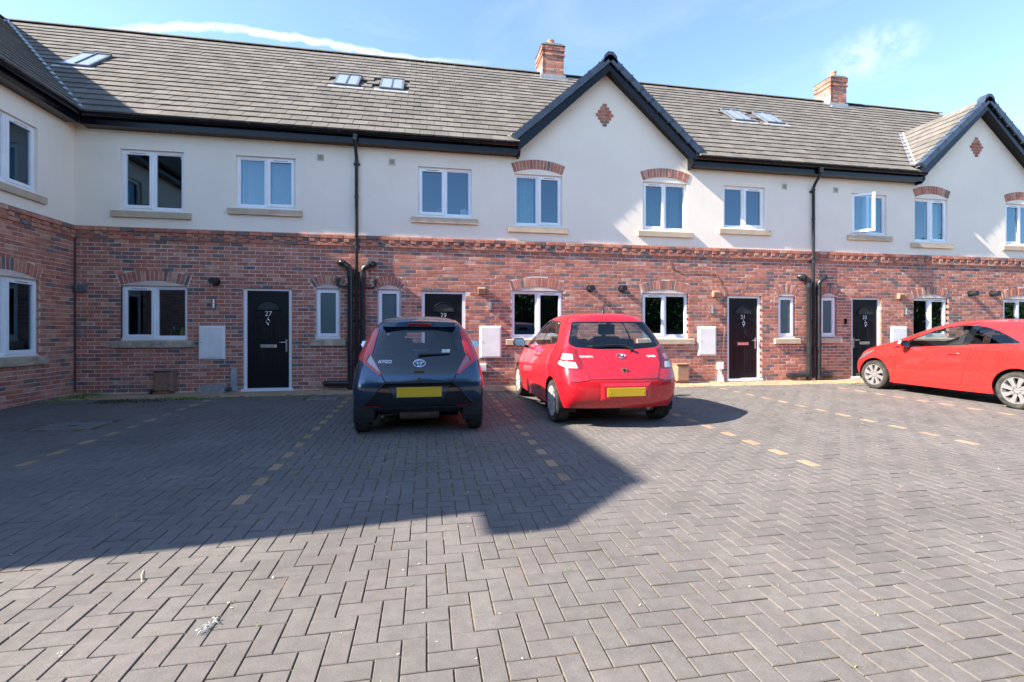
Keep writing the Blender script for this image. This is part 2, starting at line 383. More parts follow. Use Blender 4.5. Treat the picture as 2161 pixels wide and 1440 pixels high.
while x < 19: it2.append(((x, BORDER+.02, .001), (1, 1, 1), 0, 0)); x += 2*PP
# drain and inspection covers let into the paving
CL = ['grey metal inspection cover in the shaded paving near the corner', 'small inspection cover in the paving by the pipes beside door 27', 'pale inspection cover in the sunlit paving near the second pipe stack']
for (cx, cy, a, b_), lab in zip(covers, CL):
    t = thing('inspection_cover', lab, 'manhole cover', (cx, cy*math.cos(math.atan(SLOPE)), gz(cy)), rot=(math.atan(SLOPE), 0, 0), group='covers let into the court')
    f = MB(); f.box(-a, a, -b_, -b_+.03, -.03, .002); f.box(-a, a, b_-.03, b_, -.03, .002); f.box(-a, -a+.03, -b_+.03, b_-.03, -.03, .002); f.box(a-.03, a, -b_+.03, b_-.03, -.03, .002)
    f.build('frame', M['cover'], t)
    p = MB(); p.box(-a+.036, a-.036, -b_+.036, b_-.036, -.03, -.003)
    nx = int(2*a/.05); ny = int(2*b_/.05)
    for q in range(1, nx-1):
        for w in range(1, ny-1): p.box(-a+.02+q*.05, -a+.045+q*.05, -b_+.03+w*.05, -b_+.045+w*.05, -.003, .001)
    pl = p.build('plate', M['cover'], t)
    MB().box(-.05, .05, -.012, .012, -.002, .002).build('keyhole', M['black'], pl)
# ------------------------------------------------------------------ houses
PITCH = R(41.4); TS = math.tan(PITCH); YE, ZE = -.30, 5.27; YR = 4.47; ZR = ZE+TS*(YR-YE)
X0 = -6.52                                   # inner corner: the wing's wall stands on x = X0
STR = 3.21; CRS = .075; Z00 = STR-42*CRS
GABLES = [(4.0, 2.19), (14.42, 2.12)]; GAP_Z = 7.33; GS = .885; VY = -.26
def zmain(y): return ZE+TS*(y-YE)
def zgab(x): return max(GAP_Z-GS*abs(x-g[0]) for g in GABLES)
BT = ([(-.1075,.1,-.0325),(.1075,.1,-.0325),(.1075,.1,.0325),(-.1075,.1,.0325),(-.1075,.004,-.0325),(.1075,.004,-.0325),(.1075,.004,.0325),(-.1075,.004,.0325),(-.1035,0,-.0285),(.1035,0,-.0285),(.1035,0,.0285),(-.1035,0,.0285)],
      [(0,4,5,1),(1,5,6,2),(2,6,7,3),(3,7,4,0),(4,8,9,5),(5,9,10,6),(6,10,11,7),(7,11,8,4),(8,11,10,9)])
ME_BRICK = tmesh('brick', BT, M['brick_o'])
class Arch:
    def __init__(s, x0, x1, spring, rise=.1, ring=.21):
        w = x1-x0; s.xc = (x0+x1)/2; s.w = w; s.h = rise; s.spring = spring; s.ring = ring
        s.r = (w*w/4+rise*rise)/(2*rise); s.zc = spring+rise-s.r; s.half = math.asin(w/2/s.r); s.ro = s.r+ring
    def hw(s, z):
        if z < s.spring-.01: return 0
        q = s.ro**2-(z-s.zc)**2
        if q <= 0: return 0
        return min(math.sqrt(q), math.tan(s.half)*(z-s.zc)+.012)
def subtract(a, b, cuts):
    out = [(a, b)]
    for c0, c1 in cuts:
        nx = []
        for p, q in out:
            if c1 <= p or c0 >= q: nx.append((p, q)); continue
            if c0 > p: nx.append((p, c0))
            if c1 < q: nx.append((c1, q))
        out = nx
    return out
def wall_panel(x0, x1, z0, ztop, holes, y, depth, mats, extra_x=()):
    """sheet at y with real openings and reveals going back by depth (slot 1)"""
    m = MB(); xs = sorted(set([x0, x1]+[v for h in holes for v in h[:2] if x0 < v < x1]+[v for v in extra_x if x0 < v < x1]))
    for a, b in zip(xs, xs[1:]):
        mid = (a+b)/2; segs = subtract(z0, 1e3, [(h[2], h[3]) for h in holes if h[0] < mid < h[1]])
        for p, q in segs:
            if q > 100: m.quad((a, y, p), (b, y, p), (b, y, ztop(b)), (a, y, ztop(a)))
            else: m.quad((a, y, p), (b, y, p), (b, y, q), (a, y, q))
    m.cur = 1
    for a, b, p, q in holes:
        a_, b_ = max(a, x0), min(b, x1)
        if a_ >= b_: continue
        m.quad((a_, y, p), (b_, y, p), (b_, y+depth, p), (a_, y+depth, p)); m.quad((a_, y, q), (a_, y+depth, q), (b_, y+depth, q), (b_, y, q))
        m.quad((a, y, p), (a, y+depth, p), (a, y+depth, q), (a, y, q)); m.quad((b, y, p), (b, y, q), (b, y+depth, q), (b, y+depth, p))
    return m
def arch_part(parent, A, y=-.004, seed=0):
    rs = random.Random(seed)
    n = 10; P = []
    for i in range(n+1):
        t = -A.half+2*A.half*i/n; P.append((A.xc+A.ro*math.sin(t), A.zc+A.ro*math.cos(t)))
    for i in range(n, -1, -1):
        t = -A.half+2*A.half*i/n; P.append((A.xc+A.r*math.sin(t), A.zc+A.r*math.cos(t)))
    m = MB()
    for i in range(n): m.prism([P[i], P[i+1], P[2*n-i], P[2*n+1-i]], y+.006, y+.1)
    ap = m.build('window_arch', M['mortar'], parent)
    k = max(5, round(2*A.half*(A.r+A.ring/2)/.077)); wi = 2*A.half*(A.r+.02)/k; wo = 2*A.half*A.ro/k
    ti = max(.02, wi-.011)/2; to = max(.02, wo-.013)/2; h = A.ring/2-.003; b = .004
    tv = [(-ti,.1,-h),(ti,.1,-h),(to,.1,h),(-to,.1,h),(-ti,b,-h),(ti,b,-h),(to,b,h),(-to,b,h),(-ti+b,0,-h+b),(ti-b,0,-h+b),(to-b,0,h-b),(-to+b,0,h-b)]
    me = tmesh('arch_brick', (tv, BT[1]), M['brick_o'])
    for i in range(k):
        t = -A.half+2*A.half*(i+.5)/k; r_ = A.r+A.ring/2
        link('arch_brick', me, ap, (A.xc+r_*math.sin(t), y+rs.uniform(-.002, .002), A.zc+r_*math.cos(t)), (0, t, 0))
    return ap
def window(parent, x0, x1, z0, z1, cas='L', arch=None, y=.05, sill='sill', frost=False, opened=0, curtain=None, single=False):
    m = MB(); fw = .05; d = y+.065
    m.box(x0, x1, y, d, z0, z0+fw+.01); m.box(x0, x1, y, d, z1-fw, z1); m.box(x0, x0+fw, y, d, z0+fw+.01, z1-fw); m.box(x1-fw, x1, y, d, z0+fw+.01, z1-fw)
    m.box(x0-.004, x1+.004, y-.03, y, z0-.004, z0+.022)      # outer cill of the frame
    xm = (x0+x1)/2
    if not single: m.box(xm-.03, xm+.03, y, d, z0+fw+.01, z1-fw)
    w = m.build('window', M['white'], parent)
    if arch:
        a = MB(); n = 12; top = [(arch.xc+arch.r*math.sin(t)*.985, arch.zc+arch.r*math.cos(t)-.004) for t in [-arch.half+2*arch.half*i/n for i in range(n+1)]]
        a.prism([(x0+.004, z1+.014)]+[(max(x0+.004, min(x1-.004, p)), max(q, z1+.014)) for p, q in top]+[(x1-.004, z1+.014)], y-.002, y+.05)
        a.build('arch_infill', M['white'], w)
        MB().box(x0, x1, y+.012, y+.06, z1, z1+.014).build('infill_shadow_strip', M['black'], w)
    halves = [(x0+fw, x1-fw, True)] if single else [(x0+fw, xm-.03, cas == 'L'), (xm+.03, x1-fw, cas == 'R')]
    for a, b, is_c in halves:
        zb, zt = z0+fw+.01, z1-fw
        glass = M['frost'] if frost else M['glass']
        if is_c:
            o = .022; cw = .062; c = MB(); A0, A1, B0, B1 = a-o, b+o, zb-o, zt+o
            piv = 0.0
            if opened: A0, A1, piv = 0, A1-A0, A0
            c.bbox(A0, A1, y-.018, y+.03, B0, B0+cw); c.bbox(A0, A1, y-.018, y+.03, B1-cw, B1); c.bbox(A0, A0+cw, y-.0175, y+.03, B0+cw-.004, B1-cw+.004); c.bbox(A1-cw, A1, y-.0175, y+.03, B0+cw-.004, B1-cw+.004)
            if opened:
                # the hinged sash swings outwards about its left edge
                for q in range(len(c.v)): c.v[q] = (c.v[q][0], c.v[q][1]-y, c.v[q][2])
                co = c.build('casement', M['white'], w, loc=(piv, y-.01, 0), rot=(0, 0, -opened))
                g = MB().quad((A0+cw, .012, B0+cw), (A1-cw, .012, B0+cw), (A1-cw, .012, B1-cw), (A0+cw, .012, B1-cw)).build('pane', glass, w, fix=False, loc=(piv, y-.01, 0), rot=(0, 0, -opened))
                MB().box(A0+.14, A1-.14, y-.02, y-.004, B1-.03, B1-.02)
            else:
                c.build('casement', M['white'], w)
                MB().quad((a+cw-o, y+.018, zb+cw-o), (b-cw+o, y+.018, zb+cw-o), (b-cw+o, y+.018, zt-cw+o), (a+cw-o, y+.018, zt-cw+o)).build('pane', glass, w, fix=False)
                if not single:
                    v = MB().box((a+b)/2-.13, (a+b)/2+.13, y-.024, y-.0185, zt-.016, zt-.004); v.build('trickle_vent', M['lead'], w)
                hs = b-.012 if cas == 'L' else a+.012
        else:
            c = MB(); cw = .018; c.box(a, b, y+.012, y+.05, zb, zb+cw); c.box(a, b, y+.012, y+.05, zt-cw, zt); c.box(a, a+cw, y+.012, y+.05, zb+cw, zt-cw); c.box(b-cw, b, y+.012, y+.05, zb+cw, zt-cw)
            c.build('glazing_bead', M['white'], w)
            MB().quad((a+cw, y+.03, zb+cw), (b-cw, y+.03, zb+cw), (b-cw, y+.03, zt-cw), (a+cw, y+.03, zt-cw)).build('pane', glass, w, fix=False)
    s = MB(); e = .135 if not single else .115; s.prismx([(-.055, z0-.15), (-.055, z0-.035), (y+.03, z0-.006), (y+.03, z0-.15)], x0-e, x1+e)
    s.build('sill', M[sill], w)
    if curtain:
        c = MB(); side, cwid, mat = curtain; a, b = (x0+.05, x0+.05+cwid) if side == 'L' else (x1-.05-cwid, x1-.05); n = 26
        pts = [(a+(b-a)*i/n, y+.16+.02*math.sin(i*1.5)) for i in range(n+1)]
        for p, q in zip(pts, pts[1:]): c.quad((p[0], p[1], z0), (q[0], q[1], z0), (q[0], q[1], z1), (p[0], p[1], z1))
        c.build('curtain', mat, w, smooth='all')
    return w
def door(parent, x0, x1, z0, z1, num, hinge='L', y=.035):
    f = MB(); fw = .062
    f.box(x0, x0+fw, y, y+.07, z0, z1); f.box(x1-fw, x1, y, y+.07, z0, z1); f.box(x0+fw, x1-fw, y, y+.07, z1-fw, z1)
    f.build('door_frame', M['white'], parent)
    MB().prismx([(-.035, z0-.03), (-.035, z0+.018), (y+.03, z0+.032), (y+.08, z0+.032), (y+.08, z0-.03)], x0-.03, x1+.03).build('doorstep', M['white'], parent)
    a, b, p, q = x0+fw+.004, x1-fw-.004, z0+.036, z1-fw-.004; ly = y+.022
    leaf = MB().box(a, b, ly, ly+.045, p, q).build('door', M['door'], parent)
    w = b-a; cx = (a+b)/2
    def panel(u0, u1, v0, v1):
        m = MB(); A0, A1, B0, B1 = a+u0*w, a+u1*w, v0, v1; t = .018
        m.bbox(A0, A1, ly-.008, ly+.002, B0, B0+t, .004); m.bbox(A0, A1, ly-.008, ly+.002, B1-t, B1, .004); m.bbox(A0, A0+t, ly-.0078, ly+.002, B0+t, B1-t, .004); m.bbox(A1-t, A1, ly-.0078, ly+.002, B0+t, B1-t, .004)
        m.bbox(A0+.04, A1-.04, ly-.009, ly+.002, B0+.04, B1-.04, .008)
        m.build('panel', M['door'], leaf)
    h = q-p
    for u in ((.17, .45), (.55, .83)):
        panel(u[0], u[1], p+.10*h, p+.385*h); panel(u[0], u[1], p+.475*h, p+.735*h)
    zb = p+.805*h; r_ = .285*w/.79*.79; n = 16
    fl = MB(); pts = [(cx+r_*math.cos(math.pi*i/n), zb+r_*.86*math.sin(math.pi*i/n)) for i in range(n+1)]
    gl = MB().add([(x, ly-.003, z) for x, z in pts], [tuple(range(n+1))]); 
    fl.tube([(x, ly-.006, z) for x, z in pts], .016, 8); fl.tube([(pts[-1][0]-.01, ly-.006, zb), (pts[0][0]+.01, ly-.006, zb)], .016, 8)
    fo = fl.build('fanlight', M['door'], leaf, smooth=True)
    gl.build('fanlight_pane', M['frost_dark'], leaf)
    me = text_mesh(num, .135, .003, M['letter'], .0); link('house_number', me, leaf, (cx, ly-.006, p+.765*h), (R(90), 0, 0))
    k = MB(); kz = p+.685*h; k.tube([(cx+.032*math.sin(t), ly-.03, kz+.04*math.cos(t)) for t in [2*math.pi*i/16 for i in range(16)]], .0085, 7, close=True)
    k.lathe([(.022, -.03), (.026, -.012), (.02, 0)], (cx, ly, kz+.05), 'Y', 12); k.tube([(cx, ly-.02, kz-.05), (cx, ly-.024, kz-.075)], .011, 8); k.tube([(cx, ly-.014, kz+.07), (cx, ly-.014, kz+.1)], [.012, .003], 8)
    k.build('knocker', M['chrome'], leaf, smooth=True)
    l = MB(); lz = p+.43*h; l.bbox(cx-.15, cx+.15, ly-.012, ly, lz-.033, lz+.033, .006); l.bbox(cx-.125, cx+.125, ly-.018, ly-.011, lz-.02, lz+.02, .004); l.build('letter_plate', M['steel'], leaf)
    hx = b-.05 if hinge == 'L' else a+.05; sg = -1 if hinge == 'L' else 1
    g = MB(); g.bbox(hx-.016, hx+.016, ly-.011, ly, p+.37*h, p+.50*h, .004); g.tube([(hx, ly-.01, p+.47*h), (hx, ly-.05, p+.47*h), (hx+sg*.12, ly-.05, p+.47*h)], .0095, 8); g.build('handle', M['steel'], leaf, smooth=True)
    return leaf
def mk_fdark():
    b = NB('fanlight_glass'); return b.end(b.bsdf((.05, .06, .055), .08, spec=1.0))
M['frost_dark'] = mk_fdark()
def tile_template(rz=0):
    w = .1465; T = []
    for v, top, bot in ((0, .040, .008), (.37, .012, -.010)):
        T += [(-w, v, bot), (w, v, bot), (w, v, top), (-w, v, top)]
    mt = Matrix.Rotation(rz, 3, 'Z') @ Matrix.Rotation(PITCH, 3, 'X')
    return [tuple(mt @ Vector(p)) for p in T], [(0,1,2,3),(4,7,6,5),(0,4,5,1),(1,5,6,2),(2,6,7,3),(3,7,4,0)], T
_t = tile_template()
ME_TILE = [bpy.data.meshes.new('roof_tile') for _ in range(3)]
for q, me in enumerate(ME_TILE):
    vs_ = [(x*(1-.004*q), y_+.004*q*(1 if x > 0 else -1), z) for x, y_, z in _t[2]]
    me.from_pydata(vs_, [], _t[1]); me.materials.append(M['tile_o'])
def lay_tiles(parent, spots, rz, near, nmax=300, tname='roof_tile'):
    """spots: lower-edge centres of the tiles; the nearest become single objects"""
    rs = random.Random(hash(tname+parent.name) % 1000 if False else len(spots))
    spots = sorted(spots, key=near); c = Matrix.Rotation(rz, 3, 'Z')
    for s_ in spots[:nmax]:
        link(tname, ME_TILE[rs.randrange(3)], parent, s_, (PITCH+rs.gauss(0, .006), rs.gauss(0, .006), rz+rs.gauss(0, .004)))
    if len(spots) > nmax:
        tt = tile_template(rz)
        its = [((p[0], p[1], p[2]+rs.gauss(0, .002)), (1, 1, 1), rs.gauss(0, .006), 0) for p in spots[nmax:]]
        many(its, tt[0], tt[1]).build('roof_tiles', M['tile_s'], parent, fix=False, kind='stuff')
GAUGE = .306; NROW = 20
def main_spots(xa, xb, keep):
    out = []
    for k in range(NROW):
        sd = .0+k*GAUGE; y = YE-.03+sd*math.cos(PITCH); z = zmain(y)
        off = (k % 2)*.15; i = math.ceil((xa-off)/.3); 
        while i*.3+off < xb:
            x = i*.3+off
            if keep(x, y+.12): out.append((x, y, z))
            i += 1
    return out
def box_light(parent, x, z, y=0):
    m = MB(); m.box(x-.03, x+.03, y-.02, y, z-.09, z+.09); m.lathe([(.034, -.085), (.034, .085)], (x, y-.06, z), 'Z', 14)
    l = m.build('wall_light', M['steel'], parent, smooth=True)
def flue(parent, x, z, L=.16):
    m = MB(); m.lathe([(.085, -.012), (.085, 0)], (x, 0, z), 'Y', 18); m.lathe([(.058, -L), (.058, -.01)], (x, 0, z), 'Y', 18); m.lathe([(.066, -L-.02), (.066, -L+.035)], (x, 0, z), 'Y', 18)
    m.build('boiler_flue', M['pipe'], parent, smooth=True)
def meter(parent, x0, x1, z0, z1):
    m = MB(); m.bbox(x0, x1, -.03, .05, z0, z1, .008); b = m.build('meter_cabinet', M['meter'], parent)
    d = MB(); d.bbox(x0+.028, x1-.028, -.042, -.029, z0+.028, z1-.028, .006); d.build('meter_door', M['meter'], b)
    MB().lathe([(.012, -.047), (.012, -.041)], (x0+.06, 0, (z0+z1)/2), 'Y', 10).build('lock', M['grey'], b)
def vent(parent, x, z):
    m = MB(); s = .068; m.box(x-s, x+s, -.012, .0, z-s, z-s+.018); m.box(x-s, x+s, -.012, 0, z+s-.018, z+s); m.box(x-s, x-s+.018, -.0118, 0, z-s+.018, z+s-.018); m.box(x+s-.018, x+s, -.0118, 0, z-s+.018, z+s-.018)
    m.box(x-s+.018, x+s-.018, -.003, 0, z-s+.018, z+s-.018)
    v = m.build('air_vent', M['vent'], parent)
    for i in range(5):
        q = z-s+.03+i*.0195; sl = MB().prismx([(-.011, q), (-.004, q+.012), (-.002, q+.012), (-.009, q)], x-s+.018, x+s-.018); sl.build('louvre', M['louvre'], v)
def gutter_run(parent, xa, xb, capl=False, capr=False):
    MB().box(xa, xb, -.222, -.202, 5.055, 5.255).build('fascia', M['black'], parent)
    MB().box(xa, xb, -.2015, .0, 5.06, 5.07).build('soffit', M['black'], parent)
    n = 9; out = [(-.28+.058*math.cos(t), 5.235+.058*math.sin(t)) for t in [math.pi+math.pi*i/n for i in range(n+1)]]
    inn = [(-.28+.053*math.cos(t), 5.235+.053*math.sin(t)) for t in [2*math.pi-math.pi*i/n for i in range(n+1)]]
    m = MB(); P = out+inn; N = len(P)
    vs_ = [(xa, y, z) for y, z in P]+[(xb, y, z) for y, z in P]; m.add(vs_, [(i, (i+1) % N, (i+1) % N+N, i+N) for i in range(N)]); 
    m.tube([(xa, -.338, 5.237), (xb, -.338, 5.237)], .006, 6)
    g = m.build('gutter', M['black'], parent, smooth=True)
    x = xa+.35
    while x < xb-.1:
        b = MB(); q = [(-.28+.0615*math.cos(t), 5.235+.0615*math.sin(t)) for t in [math.pi*.97+math.pi*1.03*i/8 for i in range(9)]]
        for u, w in zip(q, q[1:]): b.quad((x-.014, u[0], u[1]), (x+.014, u[0], u[1]), (x+.014, w[0], w[1]), (x-.014, w[0], w[1]))
        b.build('gutter_bracket', M['black'], g); x += .82
    for c, xx in ((capl, xa), (capr, xb)):
        if c: MB().add([(xx, y, z) for y, z in out], [tuple(range(len(out)))]).build('gutter_end', M['black'], g)
def ridge_tiles(parent, xa, xb, y=YR, z=ZR):
    n = max(1, round((xb-xa)/.44)); w = (xb-xa)/n; me = MB(); k = 6; pr = [(.14*math.cos(math.pi*i/k), .075*math.sin(math.pi*i/k)-.055) for i in range(k+1)]; inn = [(a*.82, b*.82-.012) for a, b in pr[::-1]]
    me.prismx(pr+inn, -w/2+.003, w/2-.003); me = me.mesh('ridge_tile', M['tile_o'])
    for i in range(n): link('ridge_tile', me, parent, (xa+w*(i+.5), y, z+.0))
def skylight(parent, xc, s0, s1, w=.58):
    """roof window, its frame standing up from the tiles"""
    mt = Matrix.Translation((xc, YE+s0*math.cos(PITCH), zmain(YE)+s0*math.sin(PITCH)+.03)) @ Matrix.Rotation(PITCH, 4, 'X'); L = s1-s0
    def b(m_, *a):
        k = MB(); k.box(*a); m_.add([mt @ Vector(p) for p in k.v], k.f)
    f = MB(); t = .055; hgt = .055
    b(f, -w/2, w/2, 0, t, 0, hgt); b(f, -w/2, w/2, L-t, L, 0, hgt+.02); b(f, -w/2, -w/2+t, t, L-t, 0, hgt); b(f, w/2-t, w/2, t, L-t, 0, hgt)
    s = f.build('skylight', M['lead_dark'], parent)
    g = MB(); b(g, -w/2+t, w/2-t, t, L-t, .03, .055); g.build('pane', M['roofglass'], s)
    q = MB(); b(q, -.012, .012, t, L-t, .056, .075); q.build('glazing_bar', M['lead_dark'], s)
    l = MB(); b(l, -w/2-.12, w/2+.12, -.14, -.002, -.004, .012); l.build('flashing', M['lead'], s)
M['roof_moss'] = simple('roof_moss', (.035, .033, .022), .95, var=.5, vscale=30)
M['joint'] = simple('joint_sealant', (.10, .05, .04), .95)
M['lead_dark'] = simple('skylight_frame', (.12, .135, .155), .4, var=.2)

# --- the terrace: house spans along x
SPAN = {27: (X0, -1.42), 29: (-1.42, 4.0), 31: (4.0, 9.37), 33: (9.37, 14.42), 35: (14.42, 19.0)}
LAB = {27: 'terraced house with the black door numbered 27, in the shaded corner', 29: 'terraced house with door 29 behind the dark car, left half of the nearer gable',
       31: 'sunlit terraced house with door 31, right half of the nearer gable', 33: 'terraced house with door 33 and an upstairs window swung open',
       35: 'terraced house at the right edge, beyond the farther gable'}
HO = {}
for n, (a, b) in SPAN.items():
    HO[n] = thing('terraced_house', LAB[n], 'house', ((a+b)/2, 0, 0), group='terraced houses round the court'); OFF[HO[n].name] = (-(a+b)/2, 0, 0)
def own(x):
    for n, (a, b) in SPAN.items():
        if a <= x < b: return n
    return 35
UP = {27: [(-5.76, -4.66, 3.56, 4.72, 'L', 0), (-3.73, -2.62, 3.70, 4.73, 'R', 0)], 29: [(-.19, .95, 3.68, 4.73, 'L', 0), (1.88, 2.97, 3.56, 4.70, 'R', 1)],
      31: [(4.90, 6.01, 3.58, 4.70, 'L', 1), (6.96, 8.06, 3.71, 4.72, 'R', 0)], 33: [(10.52, 11.56, 3.69, 4.72, 'L', 0), (12.43, 13.47, 3.56, 4.70, 'R', 1)],
      35: [(15.37, 16.47, 3.58, 4.70, 'L', 1), (17.4, 18.5, 3.70, 4.72, 'R', 0)]}
DN = {27: [(-5.75, -4.60, 1.07, 2.11, 'L', 1), (-2.24, -1.76, 1.09, 2.11, 'S', 1)], 29: [(-1.02, -.54, 1.09, 2.11, 'S', 1), (1.83, 2.99, 1.09, 2.13, 'R', 1)],
      31: [(4.88, 6.04, 1.09, 2.12, 'L', 1), (8.43, 8.90, 1.09, 2.10, 'S', 1)], 33: [(9.63, 10.08, 1.10, 2.10, 'S', 1), (12.39, 13.47, 1.09, 2.11, 'R', 1)],
      35: [(15.29, 16.45, 1.09, 2.12, 'L', 1)]}
DR = {27: (-3.60, -2.69, .06, 2.11), 29: (-.11, .81, .06, 2.10), 31: (7.06, 7.96, .08, 2.10), 33: (10.52, 11.40, .08, 2.11), 35: (17.4, 18.3, .08, 2.11)}
CUR = {(29, 1, 1): ('L', .44, M['cyan']), (31, 1, 0): ('L', 1.0, M['teal']), (33, 1, 1): ('R', .42, M['curtain']), (27, 1, 1): ('L', 1.0, M['curtain']), (35, 1, 0): ('R', .4, M['teal']), (33, 1, 0): ('R', .45, M['cyan'])}  # full-width teal entry stands in for a tree mirrored in the pane
def facade_bricks(parent_of, mortar_of, xa, xb, courses, holes, arches, frame_keep=None, cam_d=None, dent=True):
    """stretcher bond with real openings; the nearest 300 of each wall are single bricks"""
    per = {}; rs = random.Random(11)
    for c in courses:
        z = Z00+(c+.5)*CRS; cuts = [(h[0], h[1]) for h in holes if h[2]-.02 < z < h[3]+.005]
        for A in arches:
            w = A.hw(z)
            if w > 0: cuts.append((A.xc-w-.008, A.xc+w+.008))
        proj = 0.0; step = .225; ln = .215
        if dent and c in (41,): proj = .034
        if dent and c == 39: proj = .026
        off = (c % 2)*.1125
        if dent and c == 40:
            step = .1125; ln = .1025; off = 0
        i = math.floor((xa-off)/step)-1
        while i*step+off < xb:
            a = i*step+off+.005; b = a+ln; pj = proj
            if dent and c == 40: pj = .034 if i % 2 else 0.0
            for p, q in subtract(max(a, xa), min(b, xb), cuts):
                if q-p < .028: continue
                it = (((p+q)/2, -pj+rs.gauss(0, .0012), z), ((q-p)/.215, 1, 1), rs.gauss(0, .012), 0)
                per.setdefault(parent_of((p+q)/2), []).append(it)
            i += 1
    for n, its in per.items():
        par = mortar_of(n); its.sort(key=lambda t: cam_d(t[0]))
        for L, S, ax, ay in its[:300]: link('brick', ME_BRICK, par, L, (0, -ax, 0), S)
        if len(its) > 300: many(its[300:], BT[0], BT[1]).build('bricks', M['brick_s'], par, fix=False, kind='stuff')
WALLP = {}; ARCHES = []; HOLES = []
for n in SPAN:
    a, b = SPAN[n]; h = HO[n]
    for (x0, x1, z0, z1, cs, ar) in DN[n]:
        A = Arch(x0, x1, z1, .095 if cs != 'S' else .085); ARCHES.append(A); HOLES.append((x0, x1, z0, z1+.001))
    d = DR[n]; HOLES.append((d[0], d[1], -1, d[3]))
for n in SPAN:
    a, b = SPAN[n]; h = HO[n]
    hl = [q for q in HOLES if q[0] < b and q[1] > a]
    mort = wall_panel(a-(.08 if n == 27 else 0), b, -.3, lambda x: STR, [(q[0], q[1], max(q[2], -.29), q[3]) for q in hl], .0045, .12, [0, 0])
    mort.box(a, b, -.020, .02, STR-.004, STR+.012)
    WALLP[n] = mort.build('brick_wall', [M['mortar'], M['brick_s']], h)
    holes = [(q[0], q[1], q[2], q[3]) for q in UP[n]]
    zt = lambda x: max(5.2, zgab(x)-.13)
    kx = [g[0]+s_*(GAP_Z-.13-5.2)/GS for g in GABLES for s_ in (-1, 1)]+[g[0] for g in GABLES]
    wall_panel(a-(.08 if n == 27 else 0), b, STR, zt, holes, 0.0, .12, [0, 0], kx).build('render_wall', [M['render'], M['render']], h)
facade_bricks(own, lambda n: WALLP[n], X0+.004, SPAN[35][1], range(0, 42), HOLES, ARCHES, cam_d=lambda p: (Vector(p)-CAM).length)
ai = 0
for n in SPAN:
    a, b = SPAN[n]; h = HO[n]
    for k, (x0, x1, z0, z1, cs, ar) in enumerate(DN[n]):
        A = ARCHES[ai]; ai += 1; arch_part(h, A, -.003, ai)
        window(h, x0, x1, z0, z1, cs, A, sill='sill_old' if n == 27 else 'sill', frost=cs == 'S', single=cs == 'S')
    for k, (x0, x1, z0, z1, cs, ar) in enumerate(UP[n]):
        A = None
        if ar: A = Arch(x0, x1, z1+.02, .10); arch_part(h, A, -.012, 50+ai+k)
        window(h, x0, x1, z0, z1, cs, A, opened=R(40) if (n == 33 and k == 0) else 0, curtain=CUR.get((n, 1, k)))
    door(h, *DR[n], num=str(n), hinge='L' if n in (27, 29, 31) else 'R')
    # rooms behind the glass
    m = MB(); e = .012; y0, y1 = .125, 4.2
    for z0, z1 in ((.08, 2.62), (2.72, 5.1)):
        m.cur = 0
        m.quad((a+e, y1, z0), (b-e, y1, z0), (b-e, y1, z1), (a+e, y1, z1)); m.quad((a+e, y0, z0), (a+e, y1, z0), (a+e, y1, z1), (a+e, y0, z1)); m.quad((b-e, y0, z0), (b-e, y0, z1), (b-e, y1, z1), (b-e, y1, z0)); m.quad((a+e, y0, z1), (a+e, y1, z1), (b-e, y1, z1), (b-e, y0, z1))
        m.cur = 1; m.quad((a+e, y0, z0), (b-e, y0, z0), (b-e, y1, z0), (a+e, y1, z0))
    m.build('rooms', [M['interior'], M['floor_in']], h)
    MB().box(a, b, 8.9, 9.1, -.3, 5.3).build('rear_wall', M['render'], h)
    # roof slab (both slopes) and its tiles
    r = MB(); t = .05
    xa = a
    cutx = sorted(set([xa, b]+[g[0]+s_*(g[1]-.06) for g in GABLES for s_ in (-1, 1) if xa < g[0]+s_*(g[1]-.06) < b]))
    for xl, xr in zip(cutx, cutx[1:]):
        p = .13 if any(abs((xl+xr)/2-g[0]) < g[1]-.06 for g in GABLES) else YE+.05; q = YR
        za, zb = zmain(p)-.02, zmain(q)-.02
        r.add([(xl, p, za), (xr, p, za), (xr, q, zb), (xl, q, zb), (xl, p, za-t), (xr, p, za-t), (xr, q, zb-t), (xl, q, zb-t)], [(0,1,2,3),(7,6,5,4),(0,4,5,1),(1,5,6,2),(2,6,7,3),(3,7,4,0)])
        if n == 27: r.add([(xa, p, za), (xa, q, zb), (xa-(q-p)-.1, q, zb)], [(0,1,2)])
    r.quad((xa if n != 27 else X0-YR, YR, ZR-.02), (b, YR, ZR-.02), (b, 9.4, ZE-.02), (xa if n != 27 else X0-9.4, 9.4, ZE-.02))
    ro = r.build('roof', M['tile_s'], h)
    xs0 = X0-YR-.3 if n == 27 else a
    keep = lambda x, y: (zgab(x) < zmain(y)+.06 if any(abs(x-g[0]) < 2.3 for g in GABLES) else True) and (x > X0-y-.22)
    sky_ = {27: [(-1.95, 2.91, 3.80), (-7.55, 2.57, 3.60)], 29: [(-.87, 2.92, 3.82)], 31: [(8.88, 2.9, 3.82)], 33: [(9.93, 2.93, 3.82)]}.get(n, [])
    def notsky(p):
        s_ = (p[1]-YE)/math.cos(PITCH)
        for q in SKYL:
            if abs(p[0]-q[0]) < .34 and q[1]-.16 < s_ < q[2]-.12: return False
        return True
    SKYL = [(-1.95, 2.91, 3.80), (-7.55, 2.57, 3.60), (-.87, 2.92, 3.82), (8.88, 2.9, 3.82), (9.93, 2.93, 3.82)]
    sp = [p for p in main_spots(xs0, b, keep) if notsky(p)]
    lay_tiles(ro, sp, 0, lambda p: (Vector(p)-CAM).length, 300)
    for q in sky_: skylight(h, *q)
    ridge_tiles(ro, X0-YR if n == 27 else a, b)
    ms = MB(); rm = random.Random(n)
